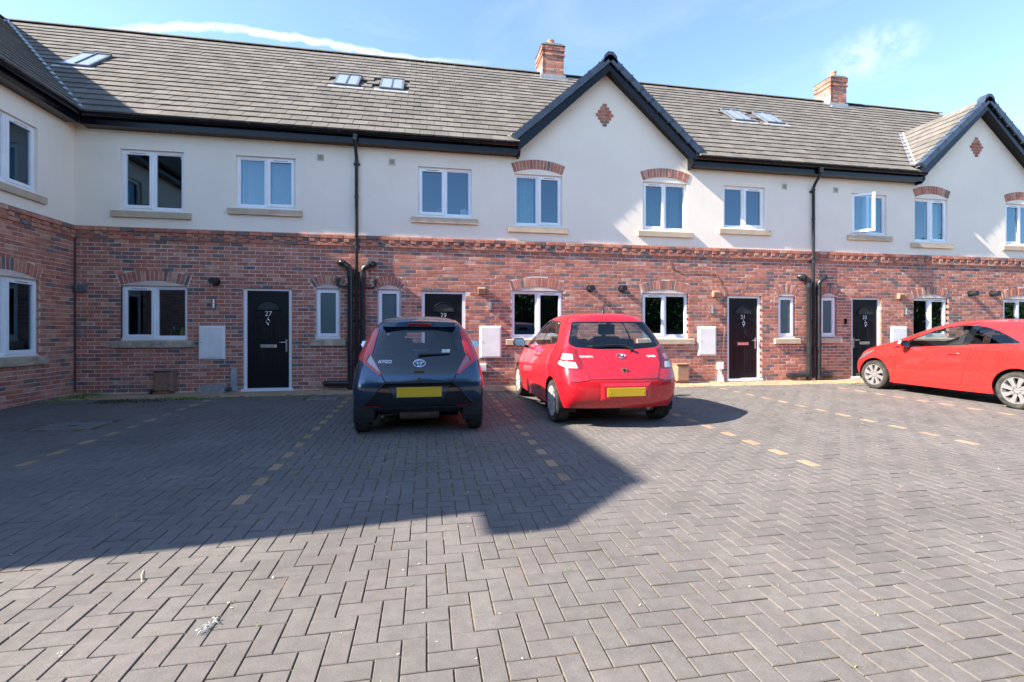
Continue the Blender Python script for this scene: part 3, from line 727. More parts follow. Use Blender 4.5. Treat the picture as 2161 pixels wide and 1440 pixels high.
    for p in sp:
        for _ in range(3 if rm.random() < .75 else 1):
            q = Vector((p[0]+rm.uniform(-.15, .15), p[1]-.012, p[2]+.02+rm.uniform(-.012, .014))); s_ = rm.uniform(.008, .02)*(1.7 if rm.random() < .1 else 1); w_ = s_*rm.uniform(1, 2.6)
            ms.add([q+Vector((-w_, 0, 0)), q+Vector((0, -s_*.6, -s_*.4)), q+Vector((w_, 0, 0)), q+Vector((0, s_*.6, s_*.7))], [(0,1,3),(1,2,3),(0,2,1)])
    ms.build('roof_moss', M['roof_moss'], ro, fix=False, kind='stuff')
# gutters and fascias
gutter_run(HO[27], X0+.335, -1.42); gutter_run(HO[29], -1.418, 1.93, capr=True); gutter_run(HO[31], 6.07, 9.37, capl=True); gutter_run(HO[33], 9.372, 12.42, capr=True); gutter_run(HO[35], 16.42, 19.0, capl=True)
for n, xx, sg in ((29, 1.93, 1), (31, 6.07, -1), (33, 12.42, 1), (35, 16.42, -1)):
    m = MB(); a, b = sorted((xx, xx+sg*.05)); m.prismx([(-.235, 5.10), (-.235, 5.30), (0, 5.36), (0, 5.02), (-.15, 5.02)], a, b); m.build('box_end', M['black'], HO[n])
# gables
for gi, (gx, hw) in enumerate(GABLES):
    for sg, n in ((-1, (29, 33)[gi]), (1, (31, 35)[gi])):
        h = HO[n]; zb = GAP_Z-GS*hw; yv = lambda x: (GAP_Z-GS*abs(x-gx)-ZE)/TS+YE
        r = MB(); A, B = (gx, VY+.03, GAP_Z-.03), (gx+sg*hw, VY+.03, zb-.03)
        back = (GAP_Z-ZE)/TS+YE
        r.add([A, B, (gx+sg*hw, yv(gx+sg*hw)+.1, zb-.03), (gx, back+.1, GAP_Z-.03)], [(0,1,2,3)]); 
        gr = r.build('gable_roof', M['tile_s'], h)
        spots = []; gl = hw/math.cos(math.atan(GS)); rows = int(gl/GAUGE)+1
        for k in range(rows):
            d = gl-.02-k*GAUGE; x = gx+sg*d*math.cos(math.atan(GS)); z = GAP_Z-GS*abs(x-gx)
            if d < .3: continue
            y = VY+.17+(k % 2)*.15; lim = yv(x)+.25 if k else yv(x)+.1
            while y < lim+.1: spots.append((x, y, z)); y += .3
        spots = [s_ for s_ in spots if s_[1] < yv(s_[0])+.35]
        lay_tiles(gr, spots, R(-90) if sg < 0 else R(90), lambda p: (Vector(p)-CAM).length, 300)
        # barge board, its soffit and the verge caps
        x1 = gx+sg*(hw-.02); zz = lambda x: GAP_Z-GS*abs(x-gx)
        MB().prism([(gx, zz(gx)-.02), (x1, zz(x1)-.02), (x1-sg*.0, zz(x1)-.25), (x1-sg*.16, zz(x1)-.25+.0), (gx, zz(gx)-.30)], -.245, -.222).build('bargeboard', M['black'], h)
        MB().add([(gx, -.222, zz(gx)-.27), (x1, -.222, zz(x1)-.27), (x1, .0, zz(x1)-.27), (gx, .0, zz(gx)-.27)], [(0,1,2,3)]).build('verge_soffit', M['black'], h)
        cl_ = (gl-.02)/9; ang = math.atan(GS)
        me = MB(); me.box(-cl_/2+.002, cl_/2-.012, -.04, -.006, -.105, .034); me.box(-cl_/2+.002, cl_/2-.012, -.0058, .12, .012, .0339); me.box(cl_/2-.022, cl_/2+.016, -.048, .128, -.112, .047)
        me = me.mesh('verge_cap', M['verge'])
        for k in range(9):
            d = (k+.5)*cl_; link('verge_cap', me, gr, (gx+sg*d*math.cos(ang), VY, GAP_Z-GS*d*math.cos(ang)+.012), (0, ang if sg > 0 else math.pi-ang, 0) if False else (0, ang*1 if sg > 0 else -ang, 0), (1 if sg > 0 else -1, 1, 1))
        # lead valley
        v = MB(); P = [(gx+sg*hw*f_, yv(gx+sg*hw*f_), zz(gx+sg*hw*f_)) for f_ in (1, 0)]
        for s2 in (-1, 1):
            if s2 < 0: q = [(P[0][0]+sg*.12, P[0][1], P[0][2]+.05), (P[1][0]+sg*.12, P[1][1], P[1][2]+.05)]
            else: q = [(P[0][0], P[0][1]-.06, P[0][2]+.05), (P[1][0], P[1][1]-.06, P[1][2]+.05)]
            v.quad((P[0][0], P[0][1], P[0][2]+.035), (P[1][0], P[1][1], P[1][2]+.035), q[1], q[0])
        v.build('valley_lead', M['lead'], h)
    h = HO[(29, 33)[gi]]
    m = MB(); m.prism([(-.16, -.20), (-.15, -.02), (-.06, .075), (.06, .075), (.15, -.02), (.16, -.20), (.09, -.13), (0, -.06), (-.09, -.13)], -.04, .16)
    m.build('apex_cap', M['verge'], h, loc=(gx, VY, GAP_Z+.02))
    ridge_tiles(HO[(29, 33)[gi]], 0, .01, 0, -50) if False else None
    rt = MB(); back = (GAP_Z-ZE)/TS+YE; n_ = 5; pr = [(.11*math.cos(math.pi*i/6), .09*math.sin(math.pi*i/6)-.04) for i in range(7)]
    rt.prism([(x, z) for x, z in pr]+[(x*.82, z*.8-.01) for x, z in pr[::-1]], 0, (back-VY)/n_-.004); rt = rt.mesh('ridge_tile', M['tile_o'])
    for k in range(n_): link('ridge_tile', rt, h, (gx, VY+.17+(back-VY)/n_*k*.98, GAP_Z-.035))
    # brick diamond
    dp = MB().box(gx-.04-.06, gx-.04+.06, -.004, 0, 5.95, 6.35).build('brick_diamond', M['mortar'], h)
    for r_, cnt in enumerate((1, 2, 3, 4, 3, 2, 1)):
        for c in range(cnt): link('brick', ME_BRICK, dp, (gx-.03+(c-(cnt-1)/2)*.108, -.014, 6.145+(r_-3)*CRS), None, (.46, 1, 1))
# chimneys
def chimney(h, x0, x1, y0, y1, zt, lab):
    m = MB(); m.box(x0+.008, x1-.008, y0+.008, y1-.008, ZR-.9, zt-.02); c = m.build('chimney', M['mortar'], h)
    z = ZR-.62; k = 0
    while z < zt-.02:
        top = round((zt-z)/CRS); e = {1: .03, 2: .03, 3: .0, 4: .03, 5: .0}.get(top, 0); off = (k % 2)*.1125
        for face in 'FL':
            L0, L1 = (x0-e, x1+e) if face == 'F' else (y0-e, y1+e)
            a = L0-off
            while a < L1-.02:
                p, q = max(a, L0), min(a+.215, L1)
                if q-p > .03:
                    if face == 'F': link('brick', ME_BRICK, c, ((p+q)/2, y0-e, z+.0375), None, ((q-p)/.215, 1, 1))
                    else: link('brick', ME_BRICK, c, (x0-e, (p+q)/2, z+.0375), (0, 0, R(-90)), ((q-p)/.215, 1, 1))
                a += .225
        for s_ in ((x1+e-.1, x1+e-.002, y0-e+.004, y1+e), (x0-e+.1, x1+e-.1, y1+e-.1, y1+e-.002)): m2 = MB().box(s_[0], s_[1], s_[2], s_[3], z, z+.065); m2.build('brick_course', M['brick_s'], c)
        z += CRS; k += 1
    f = MB(); f.prism([(x0-.05, zt-.01), (x1+.05, zt-.01), (x1-.1, zt+.05), (x0+.1, zt+.05)], y0-.04, y1+.04); f.build('flaunching', M['concrete'], c)
    MB().lathe([(.13, 0), (.12, .03), (.105, .06), (.10, .22), (.115, .24), (.115, .27), (.085, .27), (.08, .1)], ((x0+x1)/2, (y0+y1)/2-.1, zt+.03), 'Z', 20).build('chimney_pot', M['terracotta'], c, smooth=True)
    l = MB(); l.box(x0-.06, x1+.06, y0-.012, y0-.002, zmain(y0)-.02, zmain(y0)+.13); l.box(x0-.012, x0-.002, y0, YR, ZR-.4, ZR+.06); l.box(x0-.1, x1+.1, y0-.16, y0-.013, zmain(y0-.1)-.02, zmain(y0-.1)+.05); l.build('flashing', M['lead'], c)
chimney(HO[29], 3.53, 4.21, 4.06, 4.85, 10.16, ''); chimney(HO[33], 13.86, 14.5, 4.06, 4.75, 10.14, '')
# pipes
def soil(h, x, elbow, foot, waste, z1, y=-.085):
    m = MB(); m.tube([(x, y, .05), (x, y, z1), (x+elbow*.03, y-.02, z1+.07), (x+elbow*.16, y, z1+.16), (x+elbow*.21, y+.05, z1+.17), (x+elbow*.22, .02, z1+.17)], .055, 14)
    for zc in (.12, .9, z1-.06): m.lathe([(.066, zc-.05), (.066, zc+.05)], (x, y, 0), 'Z', 14)
    m.lathe([(.066, -.03), (.066, .03)], (x+elbow*.15, y-.005, z1+.155), 'X', 14)
    s = m.build('soil_pipe', M['pipe'], h, smooth=True)
    if waste:
        w = MB(); w.tube([(x, y, z1-.33), (x+waste*.2, y, z1-.33), (x+waste*.25, y+.01, z1-.29), (x+waste*.25, y+.01, z1-.18), (x+waste*.25, .02, z1-.15)], .022, 10); w.build('waste_pipe', M['pipe'], s, smooth=True)
    if foot:
        w = MB(); L = foot; sg = 1 if L > 0 else -1; w.tube([(x, y-.01, .17), (x+L-sg*.06, y-.01, .17), (x+L, y+.02, .17), (x+L, .02, .17)], .052, 12); w.lathe([(.062, -.02), (.062, .02)], (x+L*.45, y-.01, .17), 'X', 14); w.build('drain_branch', M['pipe'], s, smooth=True)
def downpipe(h, x):
    m = MB(); m.tube([(x, -.28, 5.2), (x, -.28, 5.06), (x, -.22, 4.98), (x, -.10, 4.84), (x, -.062, 4.76), (x, -.062, .1)], .034, 12)
    m.lathe([(.05, 5.08), (.06, 5.19)], (x, -.28, 0), 'Z', 12)
    for z in (4.72, 4.0, 2.95, 1.5): m.lathe([(.042, z-.03), (.042, z+.03)], (x, -.062, 0), 'Z', 12)
    d = m.build('downpipe', M['pipe'], h, smooth=True)
    for z in (4.68, 3.0, 1.45): MB().box(x-.065, x+.065, -.04, .0, z-.02, z+.02).build('pipe_clip', M['pipe'], d)
downpipe(HO[27], -1.425); soil(HO[27], -1.545, -1, -.48, -1, 2.48); soil(HO[29], -1.30, 1, 0, 1, 2.46)
downpipe(HO[31], 9.36); soil(HO[31], 9.215, -1, -.52, 0, 2.42); soil(HO[33], 9.49, 1, .36, 0, 2.42)
# boxes, lights, flues and vents on the wall
meter(HO[27], -4.39, -3.92, .68, 1.34); meter(HO[29], 1.12, 1.59, .66, 1.35); meter(HO[31], 6.28, 6.75, .67, 1.35); meter(HO[33], 11.69, 12.16, .66, 1.36)
box_light(HO[27], -4.12, 1.77); box_light(HO[29], 1.34, 1.78); box_light(HO[31], 6.63, 1.75); box_light(HO[33], 12.1, 1.75)
flue(HO[27], -4.09, 2.21); flue(HO[29], 3.62, 2.20); flue(HO[31], 4.38, 2.21); flue(HO[33], 14.18, 2.24); flue(HO[35], 14.9, 2.25)
for n, x, z in ((27, -2.14, 4.78), (29, -.72, 4.78), (31, 8.6, 4.78), (33, 10.05, 4.77)): vent(HO[n], x, z)
def hood(h, x, z, mat):
    m = MB(); m.prismx([(0, z-.07), (-.075, z-.075), (-.09, z+.03), (-.06, z+.07), (0, z+.075)], x-.075, x+.075); m.box(x-.06, x+.06, -.074, -.01, z-.082, z-.0755); m.build('vent_hood', mat, h)
hood(HO[29], 1.16, 2.12, M['tan']); hood(HO[31], 6.73, 2.13, M['tan']); hood(HO[33], 11.95, 2.15, M['tan']); hood(HO[27], -6.38, 2.05, M['lead_dark'])
def white_box(h, x, z, hose):
    m = MB(); m.bbox(x-.07, x+.07, -.07, 0, z-.085, z+.085, .01); b = m.build('cable_box', M['meter'], h)
    if hose: MB().box(x-.03, x+.03, -.05, 0, .06, z-.0855).build('conduit', M['meter'], b); MB().prismx([(0, .05), (-.11, .05), (-.06, .2), (0, .2)], x-.05, x+.05).build('conduit_foot', M['meter'], b)
    else: MB().tube([(x, -.02, z-.085), (x+.01, -.02, .3), (x+.25, -.02, .25), (x+.5, -.02, .3)], .007, 6).build('cable', M['brown'], b)
white_box(HO[29], 1.19, .45, False); white_box(HO[31], 6.85, .42, True)
MB().box(-3.80, -3.70, -.07, 0, .05, .43).box(-3.795, -3.705, -.055, 0, .4305, .5).build('cable_riser', M['grey'], HO[27])
MB().box(X0+.012, X0+.03, -.02, -.002, .1, 3.0).build('corner_joint', M['joint'], HO[27])
MB().tube([(5.5, -.012, 3.0), (5.6, -.012, 2.72), (5.85, -.012, 2.62), (6.3, -.012, 2.66), (6.75, -.012, 2.6), (6.98, -.012, 2.2), (6.98, -.012, 1.3), (6.9, -.012, .5)], .007, 6).build('phone_cable', M['brown'], HO[31])
bell = MB(); bell.bbox(10.30, 10.36, -.03, 0, 1.42, 1.56, .006); bell.build('doorbell', M['black'], HO[33])
# window sill bits seen through the glass
def item(h, name, m, mat): m.build(name, mat, h, smooth=True)
bt = MB(); bt.lathe([(.035, 0), (.037, .09), (.03, .12), (.014, .15), (.014, .19)], (-4.78, .2, 1.13), 'Z', 14); MB.build(bt, 'soap_bottle', M['soap'], HO[27], smooth=True)
bt = MB(); bt.tube([(-5.02, .28, 1.13), (-5.02, .28, 1.27), (-4.99, .25, 1.31), (-4.94, .22, 1.31), (-4.93, .21, 1.27)], .012, 8); bt.build('kitchen_tap', M['chrome'], HO[27], smooth=True)
bt = MB(); bt.lathe([(.001, -.004), (.085, -.004), (.085, .004), (.001, .004)], (.80, .2, 3.84), 'Y', 22); bt.build('round_plate', M['paper'], HO[29])
bt = MB(); bt.lathe([(.03, 0), (.065, .05), (.075, .1), (.06, .15), (.02, .18)], (.27, .24, 3.75), 'Z', 16); bt.build('pink_vase', M['pink'], HO[29], smooth=True)
# ------------------------------------------------------------------ the wing on the left (its long wall faces the court from the side)
WG = thing('terraced_house', 'side house at the left edge, its wall meeting the terrace at the corner', 'house', (X0, 0, 0), R(90), group='terraced houses round the court')
WA = -7.70
wup = [(-2.0, -.85, 3.57, 4.68, 'R', 0), (-5.9, -4.8, 3.57, 4.68, 'L', 0)]; wdn = [(-2.05, -.81, .82, 2.10, 'R', 1), (-5.9, -4.7, .82, 2.10, 'L', 1)]
wh = [(q[0], q[1], q[2], q[3]+.001) for q in wdn]; warch = [Arch(q[0], q[1], q[3], .10) for q in wdn]
wm_ = wall_panel(WA, 0, -.4, lambda x: STR, wh, .007, .12, [0, 0]); wm_.box(WA, 0, -.020, .02, STR-.004, STR+.012)
wbw = wm_.build('brick_wall', [M['mortar'], M['brick_s']], WG)
wall_panel(WA, 0, STR, lambda x: 5.2, [q[:4] for q in wup], 0.0, .12, [0, 0]).build('render_wall', [M['render'], M['render']], WG)
facade_bricks(lambda x: 0, lambda n: wbw, WA, -.004, range(-4, 42), wh, warch, cam_d=lambda p: abs(p[0]+.7)+abs(p[2]-1.5)*.2)
for A, (x0, x1, z0, z1, cs, ar), k in zip(warch, wdn, range(9)):
    arch_part(WG, A, -.003, 90+k); window(WG, x0, x1, z0, z1, cs, A, sill='sill_old')
for x0, x1, z0, z1, cs, ar in wup: window(WG, x0, x1, z0, z1, cs)
m = MB(); e = .012
for z0, z1 in ((.08, 2.62), (2.72, 5.1)):
    m.cur = 0; a, b, y0, y1 = WA+.1, -.02, .125, 4.2
    m.quad((a, y1, z0), (b, y1, z0), (b, y1, z1), (a, y1, z1)); m.quad((a, y0, z0), (a, y1, z0), (a, y1, z1), (a, y0, z1)); m.quad((b, y0, z0), (b, y0, z1), (b, y1, z1), (b, y1, z0)); m.quad((a, y0, z1), (a, y1, z1), (b, y1, z1), (b, y0, z1))
    m.cur = 1; m.quad((a, y0, z0), (b, y0, z0), (b, y1, z0), (a, y1, z0))
m.build('rooms', [M['interior'], M['floor_in']], WG)
g = MB(); g.cur = 0; g.quad((WA, 0, -.4), (WA, 8.94, -.4), (WA, 8.94, STR), (WA, 0, STR)); g.cur = 1
g.add([(WA, 0, STR), (WA, 8.94, STR), (WA, 8.94, 5.25), (WA, 4.47, 9.35), (WA, 0, 5.25)], [(0,1,2,3,4)]); g.build('end_wall', [M['brick_s'], M['render']], WG)
g = MB(); g.quad((WA, 8.94, -.4), (9, 8.94, -.4), (9, 8.94, 5.2), (WA, 8.94, 5.2)); g.build('rear_wall', M['render'], WG)
VA = WA-.38; r = MB(); p, q = YE+.05, YR; za, zb = zmain(p)-.02, zmain(q)-.02
r.add([(VA, p, za), (p, p, za), (q, q, zb), (VA, q, zb)], [(0,1,2,3)]); r.add([(VA, p, za-.06), (p, p, za-.06), (q, q, zb-.06), (VA, q, zb-.06)], [(0,1,2,3)])
r.quad((VA, YR, ZR-.02), (YR, YR, ZR-.02), (9.4, 9.4, ZE-.02), (VA, 9.4, ZE-.02))
wr = r.build('roof', M['tile_s'], WG)
sp = main_spots(VA+.15, YR+.3, lambda x, y: y > x-.26)
lay_tiles(wr, sp, 0, lambda p: abs(p[0]-.3)+.3*p[1], 300)
ridge_tiles(wr, VA, YR)
gutter_run(WG, VA+.1, -.225, capl=True); gutter_run(HO[27], X0+.226, X0+.3349)
for sg in (1,):
    bb = MB(); bb.add([(VA, YE, ZE-.02), (VA, YR, ZR-.02), (VA, 9.24, ZE-.02), (VA, 9.24, ZE-.24), (VA, YR, ZR-.28), (VA, YE, ZE-.24)], [(0,1,4,5),(1,2,3,4)]); bb.build('bargeboard', M['black'], WG)
    MB().box(VA, WA, -.2, .0, 5.05, 5.25).build('box_end', M['black'], WG)
# lead valley where the two roofs meet
v = MB(); A, B = (YE+.02, YE+.02, ZE+.045), (YR, YR, ZR+.045)
v.quad(A, B, (B[0], B[1]-.06, B[2]+.012), (A[0], A[1]-.06, A[2]+.012)); v.quad(A, B, (B[0]-.05, B[1], B[2]+.012), (A[0]-.05, A[1], A[2]+.012)); v.build('valley_lead', M['lead'], WG)

# ------------------------------------------------------------------ boxes and bits standing on the ground by the walls
def gas_box(x, lab, w, mat, z=.06):
    t = thing('gas_meter_box', lab, 'meter box', (x, -.09, gz(-.09)), group='gas meter boxes on the ground')
    m = MB(); m.bbox(-w, w, -.11, .088, .05, .43, .03); m.build('body', mat, t)
    m = MB(); m.bbox(-w-.012, w+.012, -.125, .0882, .4305, .455, .01); m.build('lid', mat, t)
    m = MB(); m.box(-w+.05, w-.05, -.08, .08, -.02, .0495); m.build('plinth', M['brown'], t)
    m = MB(); m.tube([(-w+.02, -.03, .06), (-w-.06, -.03, .05), (-w-.10, -.03, -.02)], .028, 10); m.build('pipe', M['pipe'], t, smooth=True)
gas_box(-4.94, 'brown plastic gas meter box under the kitchen window of number 27', .16, M['brown']); gas_box(5.80, 'tan gas meter box in the sun just right of the red hatchback', .16, M['tan'])
t = thing('drain_surround', 'low weathered concrete block over a drain, left of door 27', 'drain', (-4.12, -.14, gz(-.14)))
MB().add([(-.26, -.12, -.03), (.26, -.12, -.03), (.26, .135, -.03), (-.26, .135, -.03), (-.2, -.07, .10), (.22, -.07, .12), (.25, .135, .15), (-.2, .135, .15)], [(0,3,2,1),(4,5,6,7),(0,1,5,4),(1,2,6,5),(2,3,7,6),(3,0,4,7)]).build('block', M['concrete'], t)
MB().tube([(.24, .0, .06), (.34, .02, .06), (.34, .02, .1)], .02, 8).build('pipe', M['pipe'], t, smooth=True)
# ------------------------------------------------------------------ cars
def paint(name, col, metal=.0, rough=.35, dust=0.):
    b = NB(name); n = b.noise(1.7, 3)
    c = b.mix(1.0, col, b.rng(n, .3, .7, .93, 1.05), 'MULTIPLY')
    dirt = b.math('MULTIPLY', b.rng(b.noise(30, 5, .7), .5, .8), .12)
    c = b.mix(dirt, c, (.2, .18, .16))
    if dust:
        sx = b.n('ShaderNodeSeparateXYZ'); b.l(b.n('ShaderNodeNewGeometry').outputs['Normal'], sx.inputs[0]); c = b.mix(b.math('MULTIPLY', b.rng(sx.outputs[2], .85, .99), b.rng(b.noise(7, 4), .25, .6, dust*.6, dust)), c, (.42, .36, .30))
    return b.end(b.bsdf(c, b.rng(b.noise(5, 4), .3, .7, rough-.06, rough+.08), metal, 1.0, None, .5, crough=.035))
M['navy'] = paint('paint_dark_blue', (.022, .055, .105), .65, .22, dust=.6); M['red1'] = paint('paint_red', (.50, .008, .018), .0, .28); M['red2'] = paint('paint_orange_red', (.56, .018, .016), .0, .28)
M['trim'] = simple('trim_black', (.012, .012, .013), .45, var=.2, bump=.1, bscale=300); M['gloss'] = simple('gloss_black', (.006, .007, .009), .06, coat=1.0)
M['cabin'] = simple('cabin_dark', (.035, .035, .037), .8, var=.2); M['cabin_grey'] = simple('cabin_grey', (.12, .12, .12), .85, var=.2)
def mk_rubber():
    b = NB('tyre_rubber'); n = b.noise(14, 4); c = b.mix(b.rng(n, .35, .7), (.022, .022, .022), (.07, .064, .056)); return b.end(b.bsdf(c, .85, spec=.25))
M['rubber'] = mk_rubber(); M['alloy'] = simple('alloy_silver', (.52, .52, .53), .32, metal=.75, var=.12, vscale=20); M['hubcap'] = simple('hubcap_silver', (.55, .55, .56), .38, metal=.45, var=.15, vscale=18)
M['under'] = simple('underbody', (.012, .012, .012), .9); M['exhaust'] = simple('exhaust_steel', (.25, .2, .17), .5, metal=.8, var=.4)
def mk_lens(name, col, rough=.12):
    b = NB(name); w = b.n('ShaderNodeTexWave'); w.inputs['Scale'].default_value = 28; b.l(b.pos(), w.inputs['Vector']); return b.end(b.bsdf(col, rough, coat=1.0, spec=.6, normal=b.bump(w.outputs['Fac'], .15, .004)))
M['lens_red'] = mk_lens('lens_red', (.22, .004, .009)); M['lens_bright'] = mk_lens('lens_bright_red', (.55, .012, .022)); M['lens_dark'] = mk_lens('lens_dark_red', (.13, .004, .008)); M['lens_clear'] = mk_lens('lens_clear', (.46, .44, .43)); M['lens_pink'] = mk_lens('lens_pink', (.36, .15, .17)); M['lens_head'] = mk_lens('lens_head', (.10, .105, .115))
M['mirror'] = simple('mirror_glass', (.5, .55, .6), .12, metal=1.)

def body_surface(cols, rear, front, level=3):
    """cols: list of (side rows [(y,z,x)...], top points [(y,z,x)...centre]); rear/front: rows of inner points"""
    J = len(cols[0][0]); K = len(cols[0][1]); V = []; idx = {}
    def add(key, y, z, x): idx[key] = len(V); V.append((x, y, z))
    for i, (side, top) in enumerate(cols):
        for j, p in enumerate(side): add(('s', i, j, 1), *p); add(('s', i, j, -1), p[0], p[1], -p[2])
        for k, p in enumerate(top):
            add(('t', i, k, 1), *p)
            if k == K-1: idx[('t', i, k, -1)] = idx[('t', i, k, 1)]
            else: add(('t', i, k, -1), p[0], p[1], -p[2])
    for nm, rows in (('r', rear), ('f', front)):
        for j, row in enumerate(rows):
            for k, p in enumerate(row):
                add((nm, j, k, 1), *p)
                if k == K-1: idx[(nm, j, k, -1)] = idx[(nm, j, k, 1)]
                else: add((nm, j, k, -1), p[0], p[1], -p[2])
    F = []
    for sg in (1, -1):
        def rib(i, q): return idx[('s', i, q, sg)] if q < J else idx[('t', i, q-J, sg)]
        for i in range(len(cols)-1):
            for q in range(J+K-1):
                f = (rib(i, q), rib(i+1, q), rib(i+1, q+1), rib(i, q+1)); F.append(f if sg > 0 else f[::-1])
        for nm, i, flip in (('r', 0, 1), ('f', len(cols)-1, -1)):
            def P(j, k):
                if j == J-1: return idx[('s', i, j, sg)] if k == 0 else idx[('t', i, k-1, sg)]
                return idx[('s', i, j, sg)] if k == 0 else idx[(nm, j, k-1, sg)]
            for j in range(J-1):
                for k in range(K):
                    f = (P(j, k), P(j+1, k), P(j+1, k+1), P(j, k+1)); F.append(f if sg*flip > 0 else f[::-1])
    me = bpy.data.meshes.new('cage'); me.from_pydata(V, [], F); me.validate()
    o = bpy.data.objects.new('cage', me); COL.objects.link(o); md = o.modifiers.new('s', 'SUBSURF'); md.levels = level; md.render_levels = level; md.boundary_smooth = 'PRESERVE_CORNERS'
    dg = bpy.context.evaluated_depsgraph_get(); dg.update(); m2 = bpy.data.meshes.new_from_object(o.evaluated_get(dg)); bpy.data.objects.remove(o); bpy.data.meshes.remove(me)
    bm = bmesh.new(); bm.from_mesh(m2); bpy.data.meshes.remove(m2); bmesh.ops.recalc_face_normals(bm, faces=bm.faces[:]); 
    return bm
VIEW = {'L': (Vector((0, 1, 0)), Vector((-1, 0, 0))), 'R': (Vector((0, 1, 0)), Vector((1, 0, 0))), 'B': (Vector((1, 0, 0)), Vector((0, -1, 0))), 'F': (Vector((1, 0, 0)), Vector((0, 1, 0))),
        'BL': (Vector((1, -1, 0)).normalized(), Vector((-1, -1, 0)).normalized()), 'BR': (Vector((1, 1, 0)).normalized(), Vector((1, -1, 0)).normalized()), 'FL': (Vector((1, 1, 0)).normalized(), Vector((-1, 1, 0)).normalized()), 'FR': (Vector((1, -1, 0)).normalized(), Vector((1, 1, 0)).normalized())}
def pip(x, y, P):
    c = False; j = len(P)-1
    for i in range(len(P)):
        if (P[i][1] > y) != (P[j][1] > y) and x < (P[j][0]-P[i][0])*(y-P[i][1])/(P[j][1]-P[i][1])+P[i][0]: c = not c
        j = i
    return c
def rounded(P, r=.03, n=3):
    out = []
    for i in range(len(P)):
        a, b, c = Vector(P[i-1]), Vector(P[i]), Vector(P[(i+1) % len(P)]); d1 = (a-b); d2 = (c-b); rr = min(r, d1.length*.4, d2.length*.4)
        p, q = b+d1.normalized()*rr, b+d2.normalized()*rr
        for k in range(n+1):
            t = k/n; out.append(tuple(p*(1-t)**2+b*2*t*(1-t)+q*t*t))
    return out
def carve(bm, poly, view, dotmin=.15, ok=None, delete=True):
    """cut the outline (seen along a view) into the skin and lift the patch out as its own bmesh"""
    U, N = VIEW[view]; Z = Vector((0, 0, 1)); us = [p[0] for p in poly]; zs = [p[1] for p in poly]; e = .06
    def inb(f):
        if f.normal.dot(N) < dotmin: return False
        c = f.calc_center_median()
        if ok and not ok(c): return False
        u = c.dot(U); return min(us)-e < u < max(us)+e and min(zs)-e < c.z < max(zs)+e
    bm.normal_update()
    fs = [f for f in bm.faces if inb(f)]
    geom = list(set(fs) | {e_ for f in fs for e_ in f.edges} | {v for f in fs for v in f.verts})
    for i in range(len(poly)):
        a, b = poly[i-1], poly[i]; d = Vector((b[0]-a[0], b[1]-a[1]))
        if d.length < 1e-5: continue
        nrm = (U*d.y-Z*d.x).normalized(); co = U*a[0]+Z*a[1]
        geom = bmesh.ops.bisect_plane(bm, geom=[g for g in geom if g.is_valid], plane_co=co, plane_no=nrm, dist=1e-5)['geom']
    sel = []
    for f in bm.faces:
        c = f.calc_center_median()
        if f.normal.dot(N) < dotmin or (ok and not ok(c)): continue
        if pip(c.dot(U), c.z, poly): sel.append(f)
    out = bmesh.new(); vm = {}
    for f in sel:
        vs_ = []
        for v in f.verts:
            if v not in vm: vm[v] = out.verts.new(v.co); vm[v].normal = v.normal
            vs_.append(vm[v])
        try: out.faces.new(vs_)
        except ValueError: pass
    nrms = {vm[v]: v.normal.copy() for v in vm}
    if delete: bmesh.ops.delete(bm, geom=sel, context='FACES')
    return out, nrms
def put(bmn, name, mat, parent, push=0., thick=0.):
    bm, nr = bmn
    if push:
        bm.normal_update()
        mv = [(v, (nr.get(v) or v.normal.copy())*push) for v in bm.verts]
        for v, d in mv: v.co += d
    me = bpy.data.meshes.new(name); bm.to_mesh(me); bm.free(); me.materials.append(mat); me.polygons.foreach_set('use_smooth', [True]*len(me.polygons))
    return link(name, me, parent)
def mir(P): return [(-a, b) for a, b in P]
